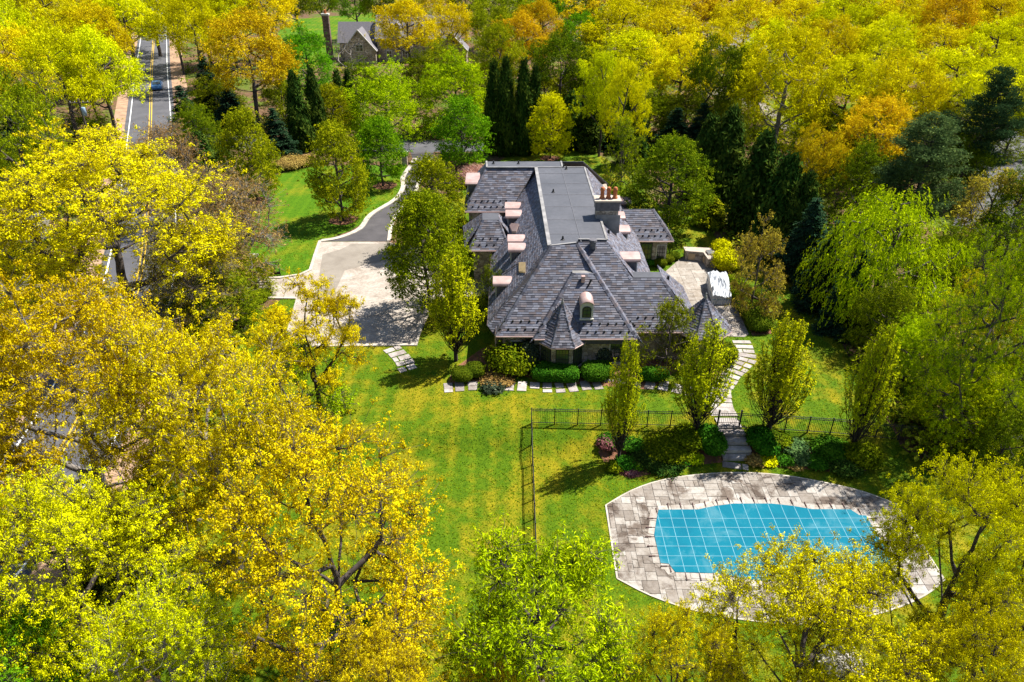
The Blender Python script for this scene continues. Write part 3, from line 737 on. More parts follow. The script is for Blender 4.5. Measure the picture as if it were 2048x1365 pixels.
# walls
def wall(x0, x1, y0, y1, z1, lab=None):
    m_ = MB(); m_.box(((x0 + x1) / 2, (y0 + y1) / 2, z1 / 2), (x1 - x0, y1 - y0, z1)); o = m_.build('wall', M_stone, house)
    if lab: o['label'] = lab
    return o
wall(-0.75, s2b[2].x - .6, 49.2, 56, 3.05); wall(s0[0].x + .4, s0[1].x - .4, 47.95, 49.6, 3.0); wall(-0.70, s0[0].x + .6, 48.3, 49.4, 3.02)
wall(-1.3, 11.4, 50.2, 74.2, 3.0); wall(-4.3, 10.2, 69.7, 77.5, 4.6); wall(sw[0].x + .4, 0, ya + .5, tw[0].y + dzt - .4, EZ + .05)
wall(10, ew[1].x - .45, ye + .45, ew[2].y + hz - .4, EE + .02)
# windows in the plain walls: (centre x, wall y, base z, width, height)
def window(x, y, z, wd, ht, m_=None, shutters=True, door=False):
    mb = MB(); mb.box((x, y - .02, z + ht / 2), (wd + .16, .1, ht + .16)); wn_ = mb.build('door' if door else 'window', M_trimw if not door else M_black, house)
    mb = MB(); mb.box((x, y - .06, z + ht / 2), (wd, .06, ht)); mb.build('pane', m_ or M_glass, wn_)
    mb = MB()
    for i in range(1, 3): mb.box((x - wd / 2 + wd * i / 3, y - .10, z + ht / 2), (.04, .03, ht))
    for i in range(1, 4): mb.box((x, y - .102, z + ht * i / 4), (wd, .025, .04))
    mb.build('glazing_bars', M_black, wn_)
    mb = MB(); mb.box((x, y - .1, z - .12), (wd + .3, .22, .1)); mb.build('sill', M_capst, wn_)
window(8.0, 47.95, .6, 1.1, 1.6); window(0.45, 48.3, .6, 1.0, 1.6)
yw = ye + .45
window(ew[0].x + 1.35, yw, .15, 1.0, 2.1, door=True); window(ew[1].x - 1.0, yw, .6, .8, 1.5); window(ew[0].x + .2, yw, .5, .5, 1.5)
window(-2.4, 69.7, 2.7, 0.9, 1.3); window(-3.6, 69.7, .5, .9, 1.5); window(-1.4, ya + .5, .7, .9, 1.5)
mb = MB(); mb.tube((s2b[2].x - 1.2, 49.1, 0), (s2b[2].x - 1.2, 49.1, 2.9), .05); mb.build('downspout', M_copper, house)
# chimney
cz = 9.65; c0 = U(1190, 402, cz); c1 = U(1243, 402, cz); cw = c1.x - c0.x; cyc = c0.y + .62; cxc = (c0.x + c1.x) / 2
mb = MB(); mb.box((cxc, cyc, 4.4), (cw - .35, 1.15, 8.8)); ch = mb.build('chimney', M_stone, house)
mb = MB(); mb.box((cxc, cyc, 9.15), (cw - .2, 1.22, .78)); mb.build('chimney_crown', M_lead, ch)
mb = MB(); mb.box((cxc, cyc, cz - .07), (cw, 1.4, .14)); mb.build('capstone', M_capst, ch)
for px in (1204, 1216.5, 1229.5):
    p = U(px, 396, cz); mb = MB(); mb.lathe((p.x, cyc, cz), [(.23, 0), (.23, .08), (.17, .14), (.155, .62), (.2, .68), (.2, .76), (.17, .82), (.17, .9), (.08, .97), (.01, .985)], 12); mb.build('chimney_pot', M_terra, ch, True)
mb = MB(); mb.box((cxc + .1, cyc - .6, 7.6), (cw - .2, .06, 1.6)); mb.build('step_flashing', M_edge, ch)
# barrel-roofed copper dormers facing sideways
def dormer(side, p0, n, pxF, pxB, pyT, pyB, drop=1.25, lab=None):
    """side -1 faces west, +1 faces east; pxF the front end of its copper roof, pxB where it dies into the slope"""
    pb = on_plane(pxB, (pyT + pyB) / 2, p0, n); z = pb.z
    ya_, yb_ = U(pxB, pyB, z).y, U(pxB, pyT, z).y; xf = U(pxF, (pyT + pyB) / 2, z).x; yc = (ya_ + yb_) / 2; hw = (yb_ - ya_) / 2
    e = empty('dormer'); e.parent = house
    # curved roof
    v, f = [], []; k = 9
    for x in (xf, pb.x - side * 0.05):
        for i in range(k):
            a = math.pi * i / (k - 1); v.append((x, yc - hw * math.cos(a), z - .22 + .30 * math.sin(a)))
        for i in range(k):
            a = math.pi * i / (k - 1); v.append((x, yc - hw * math.cos(a), z - .34 + .30 * math.sin(a)))
    # back end follows the slope
    for i in range(2 * k):
        vv = v[2 * k + i]; v[2 * k + i] = (vv[0] - side * (vv[2] - z) * .9 - side * .12, vv[1], vv[2])
    for i in range(k - 1): f += [(i, i + 1, 2 * k + i + 1, 2 * k + i), (k + i, 3 * k + i, 3 * k + i + 1, k + i + 1), (i, k + i, k + i + 1, i + 1)]
    f += [(0, 2 * k, 3 * k, k), (k - 1, 2 * k - 1, 4 * k - 1, 3 * k - 1)]
    ro = mesh_obj('dormer_roof', v, f, M_copper, e)
    mb = MB(); x1 = xf - side * .28; zb = z - drop
    mb.prism([(x1, ya_ + .16), (pb.x - side * .8, ya_ + .16), (pb.x - side * .8, yb_ - .16), (x1, yb_ - .16)], zb - 1.2, z - .12); mb.build('dormer_cheeks', M_lead, e)
    mb = MB(); mb.box((x1 + side * .04, yc, z - .78), (.1, 2 * hw - .4, 1.1)); wf = mb.build('window', M_trimw, e)
    mb = MB(); mb.box((x1 + side * .09, yc, z - .78), (.06, 2 * hw - .75, .8)); mb.build('pane', M_glass, e)
    return e
for a in ((1010, 1041, 402.5, 415), (1011, 1043, 418, 431), (1015, 1049, 467, 481), (1016, 1051, 484, 498), (986, 1023, 550, 566)): dormer(-1, wp0, nW2, *a)
dormer(-1, Vector((-4.75, 0, 4.65)), Vector((-1.52, 0, 1)), 932, 960, 343, 364)
for a in ((1249, 1236, 421, 435), (1259, 1235, 448, 462), (1279, 1241, 501, 517), (1261, 1238, 391, 404)): dormer(1, ep0, nE, *a)
# arched dormer on the front slope
pf = on_plane(1172.5, 639, S0, nS); yf = pf.y; xa = on_plane(1160, 639, S0, nS).x; xb = on_plane(1185.5, 639, S0, nS).x
xc, hw = (xa + xb) / 2, (xb - xa) / 2; z0 = pf.z; z1 = z0 + 1.05; rise = .42
fd = empty('arched_dormer'); fd.parent = house; fd['label'] = 'cream arched dormer with pink barrel roof on the front slope'
arc = [(xc - hw * math.cos(math.pi * i / 12), z1 + rise * math.sin(math.pi * i / 12)) for i in range(13)]
v = [(xc - hw, yf, z0 - .3), (xc + hw, yf, z0 - .3)] + [(x, yf, z) for x, z in reversed(arc)]; kk = len(v)
v += [(x, y + 2.4, z) for x, y, z in v]
mesh_obj('dormer_wall', v, [tuple(range(kk)), tuple(reversed(range(kk, 2 * kk)))] + [(i, (i + 1) % kk, (i + 1) % kk + kk, i + kk) for i in range(kk)], M_trimw, fd)
v = []; s_ = 1.12
for y in (yf - .16, yf + 1.9):
    for dzz in (.08, -.02): v += [(xc + (x - xc) * s_, y, z + dzz + .02) for x, z in arc]
n_ = 13; f = []
for i in range(12): f += [(i, i + 1, 26 + i + 1, 26 + i), (13 + i, 39 + i, 39 + i + 1, 13 + i + 1), (i, 13 + i, 13 + i + 1, i + 1)]
f += [(0, 26, 39, 13), (12, 25, 51, 38)]
mesh_obj('dormer_roof', v, f, M_copper, fd, True)
wa = [(xc - .34 * math.cos(math.pi * i / 8), z0 + .85 + .26 * math.sin(math.pi * i / 8)) for i in range(9)]
mb = MB(); mb.face([(xc - .34, yf - .03, z0 + .15), (xc + .34, yf - .03, z0 + .15)] + [(x, yf - .03, z) for x, z in reversed(wa)]); w1 = mb.build('window', M_black, fd)
mb = MB(); mb.face([(xc - .26, yf - .05, z0 + .22), (xc + .26, yf - .05, z0 + .22)] + [(xc + (x - xc) * .76, yf - .05, z - .06) for x, z in reversed(wa)]); mb.build('pane', M_glass2, fd)
mb = MB(); mb.box((xc, yf - .06, z0 + .6), (.04, .03, .85)); mb.box((xc, yf - .062, z0 + .75), (.52, .03, .04)); mb.box((xc, yf - .062, z0 + .45), (.52, .03, .04)); mb.build('glazing_bars', M_black, fd)
mb = MB(); mb.box((xc, yf - .06, z0 + .04), (2 * hw + .1, .16, .1)); mb.build('sill', M_trimw, fd)
# small roof fittings
p = on_plane(1166, 563, S0, nS); mb = MB(); mb.box(p + Vector((0, 0, .2)), (.28, .28, .5)); mb.build('roof_flue', M_copper, house)
p = on_plane(1176, 573, S0, nS); mb = MB(); mb.tube(p, p + Vector((0.25, .1, .55)), .07); mb.build('roof_flue', M_black, house)
p = on_plane(1185, 497, S2, nS); mb = MB(); mb.tube(p, p + Vector((0, 0, .6)), .26, n=12); mb.tube(p + Vector((0, 0, .6)), p + Vector((0, 0, .75)), .34, .3, n=12); mb.build('roof_fan', M_lead, house)
sk = [on_plane(a, b, wp0, nW2) for a, b in ((1039, 527), (1052.5, 527), (1052.5, 546.5), (1039, 545))]
M_sky = plain('skylight_panel', (0.5, 0.36, 0.2), 0.25, 0.2, 2, spec=0.6)
prism3('skylight', [p_ + Vector((-.06, 0, .10)) for p_ in sk], 0.12, M_sky, house)
mb = MB(); a_, b_ = on_plane(1038, 529, wp0, nW2), on_plane(1005, 549, wp0, nW2); mb.tube(a_ + Vector((-.05, 0, .08)), b_ + Vector((-.05, 0, .08)), .03, n=5); mb.build('lightning_cable', M_black, house)
for px, py, P0, NN in ((1217, 468, ep0, nE), (1336, 560, q2, nE)):
    p = on_plane(px, py, P0, NN); mb = MB(); mb.tube(p, p + Vector((0, 0, .35)), .1, n=8); mb.build('vent_pipe', M_black, house)
# the three hundred slates nearest the camera are pieces of their own, the rest one part per slope
SLATES.sort(key=lambda s_: s_[0])
for d, par, vv, ff, tt in SLATES[:298]:
    c = sum(vv, Vector()) / len(vv); o = mesh_obj('slate', [q - c for q in vv], ff, M_slate1, par); o.location = c
for par in (r_s0, r_s1): flush([s_ for s_ in SLATES[298:] if s_[1] is par], par)
# ================================================================== trees: how they grow
def rs(seed): return np.random.RandomState(seed)
def unit(v): return v / (np.linalg.norm(v, axis=-1, keepdims=True) + 1e-9)
def tubes(A, B, ra, rb, sides):
    """prisms along many edges at once"""
    d = unit(B - A); ref = np.where(np.abs(d[:, 2:3]) < 0.9, np.array([[0, 0, 1.0]]), np.array([[1.0, 0, 0]]))
    x = unit(np.cross(d, ref)); y = np.cross(d, x); n = len(A)
    ang = 2 * np.pi * np.arange(sides) / sides; c, s = np.cos(ang), np.sin(ang)
    ring = x[:, None, :] * c[None, :, None] + y[:, None, :] * s[None, :, None]
    V = np.concatenate([A[:, None] + ring * ra[:, None, None], B[:, None] + ring * rb[:, None, None]], 1).reshape(-1, 3)
    base = (np.arange(n) * 2 * sides)[:, None]; k = np.arange(sides)[None]; k2 = (k + 1) % sides
    F = np.stack([base + k, base + k2, base + sides + k2, base + sides + k], -1).reshape(-1, 4)
    return V, F
def leaves(P, N, L, W, r, up=0.5, droop=None):
    """kite-shaped leaves at P, with normals N, length L and width W"""
    n = len(P); a = unit(r.normal(size=(n, 3))) if droop is None else droop
    nn = unit(N); t = unit(a - (a * nn).sum(1, keepdims=True) * nn); b = np.cross(nn, t)
    L = L[:, None]; W = W[:, None]
    V = np.stack([P - t * L * .5, P + b * W * .5 + t * L * .05 , P + t * L * .5 - nn * L * .12, P - b * W * .5 + t * L * .05], 1).reshape(-1, 3)
    return V, np.arange(4 * n).reshape(-1, 4)
def grow(seed, H, R, base, ncl, ntip, shape='dome', trunk_r=0.28, steep=0.6, fork=0.45, lean=(0, 0), cl_sig=0.9, lobes=0.3, wander=0.18, tip_r=0.010, flat=0.0, low=0.35, dmin=0.0):
    """skeleton: a trunk, limbs reaching for foliage clumps, twigs reaching for leaf tufts. Returns edges with radii and the tufts"""
    r = rs(seed)
    # clump centres on an uneven envelope
    ph = r.uniform(0, 6.28, 6); cl = []
    while len(cl) < ncl:
        az = r.uniform(0, 2 * np.pi); t = r.uniform(0, 1)
        lob = 1 + lobes * (0.5 * np.sin(2 * az + ph[0]) + 0.35 * np.sin(3 * az + ph[1] + 4 * t) + 0.3 * np.sin(5 * az + ph[2]))
        if shape == 'dome':
            cz = base + (H - base) * (low + (1 - low) * t) if False else None
            phi = np.arccos(1 - 1.45 * t)                       # from the top down past the equator
            rad = r.uniform(0.55, 1.0) ** 0.6
            x = R * lob * np.sin(phi) * np.cos(az) * rad; y = R * lob * np.sin(phi) * np.sin(az) * rad
            z = base + (H - base) * (low + (1 - low) * np.cos(phi) * rad * (1 + .12 * np.sin(3 * az + ph[3])))
        elif shape == 'tear':
            z = base + (H - base) * t; prof = np.sin(np.pi * min(1, t * 0.80 + 0.10) ** 0.9) ** 0.9 * (1 - t ** 6 * .6)
            rad = r.uniform(0.35, 1) ** 0.5; x = R * prof * rad * lob * np.cos(az); y = R * prof * rad * lob * np.sin(az)
        elif shape == 'egg':
            z = base + (H - base) * t; prof = (np.sin(np.pi * (0.12 + 0.84 * t) ** 0.78)) ** 0.75
            rad = r.uniform(0.4, 1) ** 0.45; x = R * prof * rad * lob * np.cos(az); y = R * prof * rad * lob * np.sin(az)
        cl.append((x, y, z))
    cl = np.array(cl); cl[:, :2] += np.array(lean)[None] * (cl[:, 2:3] / H)
    # trunk
    nodes = [np.array([0, 0, -0.3])]; par = [-1]; th = base + (H - base) * fork; k = max(5, int(th / 0.7)); wob = np.zeros(2)
    for i in range(1, k + 1):
        wob = wob + r.normal(0, 0.05, 2); z = th * i / k
        nodes.append(np.array([wob[0] + lean[0] * z / H * .8, wob[1] + lean[1] * z / H * .8, z])); par.append(len(nodes) - 2)
    ntrunk = len(nodes)
    def reach(target, allowed_from, seg, bow):
        arr = np.array(nodes[allowed_from:]); d = target - arr; L = np.linalg.norm(d, axis=1) + 1e-6
        cost = L * (1 + 1.6 * np.clip(steep - d[:, 2] / L, 0, 2)); cost[arr[:, 2] < base * .75] += 4
        j = int(np.argmin(cost)) + allowed_from; a = nodes[j]; dist = np.linalg.norm(target - a); n = max(2, int(dist / seg)); last = j
        side = r.normal(0, 1, 3) * dist * wander * .5
        for i in range(1, n + 1):
            t = i / n; p = a + (target - a) * t + side * np.sin(np.pi * t) * .6 + np.array([0, 0, -bow * dist * np.sin(np.pi * t)]) + (r.normal(0, 1, 3) * seg * wander * .35 if i < n else 0)
            nodes.append(p); par.append(last); last = len(nodes) - 1
        return last
    order = np.argsort(np.hypot(cl[:, 0], cl[:, 1]) + 0.4 * np.abs(cl[:, 2] - th)); ends = np.zeros(ncl, int)
    for j in order: ends[j] = reach(cl[j], 2, 0.8, 0.06)
    # twigs and tufts
    per = ntip // ncl; tips = []; tcl = []; all_kept = np.zeros((0, 3))
    limb_nodes = np.array(nodes); nl = len(nodes)
    for j in range(ncl):
        c = cl[j]; out = unit(c - np.array([lean[0] * .5, lean[1] * .5, base + (H - base) * .3])); sg = cl_sig * r.uniform(.7, 1.25)
        m = r.normal(0, 1, (per * (2 if dmin else 1), 3)) * sg * np.array([1, 1, 0.62 - flat]) + out * sg * .35
        P = c + m
        if dmin:                                        # tufts keep their distance, so that each one reads by itself
            kept = []
            for p in P:
                if len(kept) >= per: break
                if all_kept.shape[0] == 0 or np.min(((all_kept - p) ** 2).sum(1)) > dmin * dmin: kept.append(p); all_kept = np.concatenate([all_kept, p[None]])
            if not kept: continue
            P = np.array(kept)
        d = P[:, None, :] - limb_nodes[None]; L = np.linalg.norm(d, axis=2)
        near = np.argmin(L + 0.6 * np.clip(-d[..., 2], 0, 3), axis=1)
        for p, q in zip(P, near):
            a = limb_nodes[q]; mid = a + (p - a) * .55 + r.normal(0, .07, 3) * np.linalg.norm(p - a)
            nodes.append(mid); par.append(int(q)); nodes.append(p); par.append(len(nodes) - 2)
            tips.append(len(nodes) - 1); tcl.append(j)
    X = np.array(nodes); par = np.array(par); rad = np.zeros(len(X)); e = 2.35
    rad[tips] = tip_r ** e
    for i in range(len(X) - 1, 0, -1): rad[par[i]] += rad[i] if rad[i] > 0 else 0
    rad = np.maximum(rad, (tip_r * .9) ** e) ** (1 / e); sc = trunk_r / rad[1]
    big = np.clip((rad - tip_r) / (rad[1] - tip_r + 1e-9), 0, 1); rad = rad * (1 + (sc - 1) * big ** .5)
    rad[0] *= 1.35
    return X, par, rad, X[tips], np.array(tcl), cl
def wood(X, par, rad, minr=0.0):
    i = np.arange(1, len(X)); i = i[rad[i] > minr]; p = par[i]; big = rad[i] > 0.05
    out = []
    for sel, s in ((big, 6), (~big, 3)):
        if sel.any(): out.append(tubes(X[p[sel]], X[i[sel]], np.minimum(rad[p[sel]], rad[i[sel]] * 1.6), rad[i[sel]], s))
    V = np.concatenate([o[0] for o in out]); F = np.concatenate([out[0][1]] + ([out[1][1] + len(out[0][0])] if len(out) > 1 else []))
    return V, F
def tufts(tips, tcl, cl, n, spread, L, W, seed, up=0.6, jitter=0.16, hang=0.0):
    r = rs(seed); m = len(tips); P = np.repeat(tips, n, 0) + r.normal(0, 1, (m * n, 3)) * spread * np.array([1, 1, .75])
    d = unit(P - np.repeat(tips, n, 0)); N = unit(d * 1.0 + r.normal(0, .30, (m * n, 3)) + np.array([0, 0, up * .75]))
    axis = unit(d + r.normal(0, .45, (m * n, 3)) + np.array([0, 0, -hang]))
    sz = r.uniform(.7, 1.3, m * n)
    V, F = leaves(P, N, L * sz, W * sz, r, droop=axis)
    ct = r.uniform(-.17, .17, len(cl)); tt = 0.5 + ct[tcl] + r.normal(0, jitter, m)
    tint = np.clip(np.repeat(tt, n) + r.normal(0, .10, m * n), 0, 1)
    return V, F, tint

M_bark = plain('grey_bark', (0.065, 0.052, 0.046), 0.9, 0.35, 2.5)
M_bark_d = plain('dark_bark', (0.035, 0.027, 0.023), 0.9, 0.35, 2.5)
M_bark_p = plain('pale_bark', (0.17, 0.15, 0.135), 0.9, 0.35, 2.0)
F_ = {}
F_['gold'] = foliage('golden_leaf', (0.28, 0.19, 0.003), (0.62, 0.52, 0.004), (0.86, 0.76, 0.008))
F_['amber'] = foliage('amber_leaf', (0.28, 0.155, 0.005), (0.6, 0.42, 0.006), (0.82, 0.64, 0.012))
F_['citron'] = foliage('citron_leaf', (0.2, 0.2, 0.002), (0.57, 0.57, 0.003), (0.84, 0.82, 0.006))
F_['lime'] = foliage('lime_leaf', (0.1, 0.165, 0.002), (0.33, 0.43, 0.003), (0.62, 0.68, 0.006))
F_['spring'] = foliage('spring_leaf', (0.1, 0.13, 0.002), (0.35, 0.39, 0.003), (0.66, 0.66, 0.007))
F_['bronze'] = foliage('bronze_yellow_leaf', (0.14, 0.10, 0.01), (0.40, 0.30, 0.03), (0.66, 0.54, 0.06))
F_['fresh'] = foliage('fresh_green_leaf', (0.03, 0.12, 0.003), (0.11, 0.28, 0.005), (0.26, 0.48, 0.01))
F_['olive'] = foliage('olive_leaf', (0.075, 0.105, 0.003), (0.21, 0.255, 0.004), (0.47, 0.48, 0.008))
F_['moss'] = foliage('moss_green_leaf', (0.04, 0.075, 0.003), (0.12, 0.165, 0.004), (0.3, 0.33, 0.008))
F_['bud'] = foliage('bronze_bud_leaf', (0.15, 0.09, 0.03), (0.34, 0.215, 0.06), (0.55, 0.4, 0.12), 0.25)
F_['rust'] = foliage('rust_leaf', (0.24, 0.1, 0.006), (0.46, 0.26, 0.01), (0.62, 0.42, 0.015))
F_['cedar'] = foliage('cedar_spray', (0.014, 0.034, 0.006), (0.030, 0.068, 0.010), (0.080, 0.112, 0.013), 0.15)
F_['spruce'] = foliage('spruce_needle', (0.010, 0.029, 0.014), (0.022, 0.056, 0.027), (0.052, 0.096, 0.040), 0.1)
F_['pine'] = foliage('pine_needle', (0.035, 0.075, 0.025), (0.085, 0.15, 0.045), (0.18, 0.26, 0.07), 0.2)
F_['pinedark'] = foliage('dark_pine_needle', (0.012, 0.036, 0.014), (0.032, 0.068, 0.024), (0.064, 0.112, 0.032), 0.15)
F_['box'] = foliage('boxwood_leaf', (0.036, 0.064, 0.004), (0.080, 0.116, 0.006), (0.160, 0.176, 0.008), 0.2)
F_['hedge'] = foliage('hedge_leaf', (0.018, 0.068, 0.005), (0.040, 0.136, 0.008), (0.096, 0.224, 0.012), 0.2)
F_['holly'] = foliage('dark_shrub_leaf', (0.016, 0.028, 0.016), (0.040, 0.056, 0.032), (0.136, 0.160, 0.096), 0.15)
F_['plum'] = foliage('plum_leaf', (0.080, 0.024, 0.028), (0.192, 0.072, 0.080), (0.336, 0.176, 0.176), 0.2)
F_['pink'] = foliage('pink_blossom', (0.280, 0.112, 0.080), (0.440, 0.240, 0.192), (0.544, 0.384, 0.320), 0.3)
F_['whitebl'] = foliage('white_blossom', (0.360, 0.336, 0.288), (0.496, 0.464, 0.400), (0.600, 0.576, 0.520), 0.3)

PROTO = {}            # name -> (wood mesh, crown mesh, height, radius)
def proto(name, H, R, base, ncl, ntip, nleaf, spread, L, W, seed, up=.6, jitter=.16, minr=0.0, bark=None, hang=0.0, **kw):
    X, par, rad, tips, tcl, cl = grow(seed, H, R, base, ncl, ntip, **kw)
    V, F = wood(X, par, rad, minr); wm = np_mesh(name + '_wood', V, F, [bark or M_bark], smooth=True)
    V, F, t = tufts(tips, tcl, cl, nleaf, spread, L, W, seed + 1, up, jitter, hang)
    cm = np_mesh(name + '_crown', V, F, [F_['gold']], t)
    ext = np.percentile(np.hypot(tips[:, 0], tips[:, 1]), 95)
    PROTO[name] = (wm, cm, float(np.percentile(tips[:, 2], 99)), float(ext))
# near, richly twigged trees
for i in range(2): proto('oak_near%d' % i, 16, 6.4, 4.5, 95, 4200, 28, 0.13, 0.124, 0.076, 100 + i, dmin=.23, cl_sig=.85, lobes=.32, trunk_r=.34, fork=.42, steep=.42, jitter=.13)
proto('thin_oak', 14, 5.8, 3.0, 85, 3000, 28, 0.12, 0.12, 0.073, 120, dmin=.22, cl_sig=.85, lobes=.35, trunk_r=.26, fork=.5, steep=.5, low=.2)
proto('lime_near', 11, 4.6, 1.5, 120, 3600, 14, 0.15, 0.24, 0.065, 130, cl_sig=.62, lobes=.25, trunk_r=.2, fork=.55, steep=.55, low=.25)
proto('fan_tree', 10.4, 3.7, 3.2, 40, 1300, 20, .13, .24, .05, 140, cl_sig=.55, lobes=.35, trunk_r=.21, fork=.35, steep=.75, bark=M_bark_d, low=.3)
# round garden trees
for i in range(3): proto('round%d' % i, 9, 3.3, 1.2, 150, 3000, 14, .105, .15, .085, 150 + i, dmin=.2, shape='egg', cl_sig=.46, lobes=.12, trunk_r=.15, fork=.75, steep=.45, minr=.012)
for i in range(2): proto('airy%d' % i, 7.5, 3.2, 1.2, 60, 1100, 10, .13, .17, .10, 160 + i, shape='dome', cl_sig=.5, lobes=.3, trunk_r=.12, fork=.4, steep=.6, low=.15)
def hornbeam(name, H, R, seed, nst=95):
    """many steep stems from a low fork, leafy on their outer two thirds"""
    r = rs(seed); A, B, ra, rb = [], [], [], []; P, T, AX = [], [], []
    prof = lambda t: np.sin(np.pi * np.clip(.02 + .97 * t, 0, 1) ** .9) ** .85
    A.append([0, 0, -.2]); B.append([0, 0, .8]); ra.append(.15); rb.append(.13); A.append([0, 0, .8]); B.append([.05, 0, H * .8]); ra.append(.13); rb.append(.02)
    for i in range(nst):
        az = r.uniform(0, 6.283); te = r.uniform(.30, 1.0) ** .8; u = r.uniform(.25, 1.0) ** .55; re = R * prof(te * .97) * u * r.uniform(.9, 1.08); z0 = r.uniform(.5, .8 + 1.2 * te); ze = H * te
        k = 9; s = np.linspace(0, 1, k); rr_ = .05 + re * np.sin(s * 1.45) ** .9 / np.sin(1.45); zz = z0 + (ze - z0) * s ** 1.12
        az_ = az + .12 * np.sin(s * 5 + i); Q = np.stack([rr_ * np.cos(az_), rr_ * np.sin(az_), zz], 1) + r.normal(0, .025, (k, 3)); r0 = .017 + .016 * te
        for j in range(k - 1): A.append(Q[j]); B.append(Q[j + 1]); ra.append(r0 * (1 - s[j] * .8)); rb.append(r0 * (1 - s[j + 1] * .8))
        m = int(16 + 26 * te); sq = r.uniform(.16, 1, m) ** .6; base = np.stack([np.interp(sq, s, Q[:, c]) for c in range(3)], 1)
        out = unit(np.stack([np.cos(az + r.normal(0, 1.0, m)), np.sin(az + r.normal(0, 1.0, m)), r.uniform(.8, 1.8, m)], 1)); ln = r.uniform(.10, .36, m)[:, None]; tip = base + out * ln
        for a_, b_ in zip(base[::2], tip[::2]): A.append(a_); B.append(b_); ra.append(.009); rb.append(.005)
        q = 6; f = r.uniform(.2, 1.15, (m, q, 1)); pp = (base[:, None] + (tip - base)[:, None] * f + r.normal(0, .035, (m, q, 3))).reshape(-1, 3)
        P.append(pp); T.append(np.repeat(.5 + r.normal(0, .16, m) + .12 * (u - .7), q)); AX.append(np.repeat(out, q, 0))
    V, F = tubes(np.array(A, float), np.array(B, float), np.array(ra), np.array(rb), 4); wm = np_mesh(name + '_wood', V, F, [M_bark_d], smooth=True)
    P = np.concatenate(P); T = np.concatenate(T); AX = unit(np.concatenate(AX) + r.normal(0, .4, P.shape)); kp = r.uniform(size=len(P)) < np.clip((P[:, 2] / H - .16) / .3, .06, 1); P, T, AX = P[kp], T[kp], AX[kp]; ctr = P * np.array([1, 1, 0]); N = unit(unit(ctr) * .8 + r.normal(0, .5, P.shape) + np.array([0, 0, .5]))
    V, F = leaves(P, N, r.uniform(.09, .15, len(P)), r.uniform(.045, .075, len(P)), r, droop=AX); cm = np_mesh(name + '_crown', V, F, [F_['gold']], np.clip(T + r.normal(0, .1, len(P)), 0, 1)); PROTO[name] = (wm, cm, H, R)
for i in range(3): hornbeam('hornbeam%d' % i, 9, 1.75, 170 + i)
# woodland trees further off
for i in range(4): proto('oak_far%d' % i, 16, 6.0, 5.0, 70, 1700, 19, .20, .21, .135, 180 + i, dmin=.36, cl_sig=.8, low=.42, lobes=.42, trunk_r=.32, fork=.45, steep=.45, minr=.02, jitter=.15)
for i in range(2): proto('bushy%d' % i, 12, 5.0, 1.6, 110, 3400, 16, .14, .18, .095, 190 + i, dmin=.24, cl_sig=.75, lobes=.22, trunk_r=.25, fork=.5, steep=.5, minr=.02, low=.1)
proto('budding', 12, 4.8, 1.5, 120, 3800, 11, .09, .11, .075, 200, dmin=.16, cl_sig=.75, lobes=.3, trunk_r=.26, fork=.4, steep=.5, jitter=.2, bark=M_bark_p)
proto('bare', 11, 4.4, 2.5, 45, 900, 1, .1, .10, .07, 205, cl_sig=.8, lobes=.3, trunk_r=.24, fork=.35, steep=.5, bark=M_bark_p)

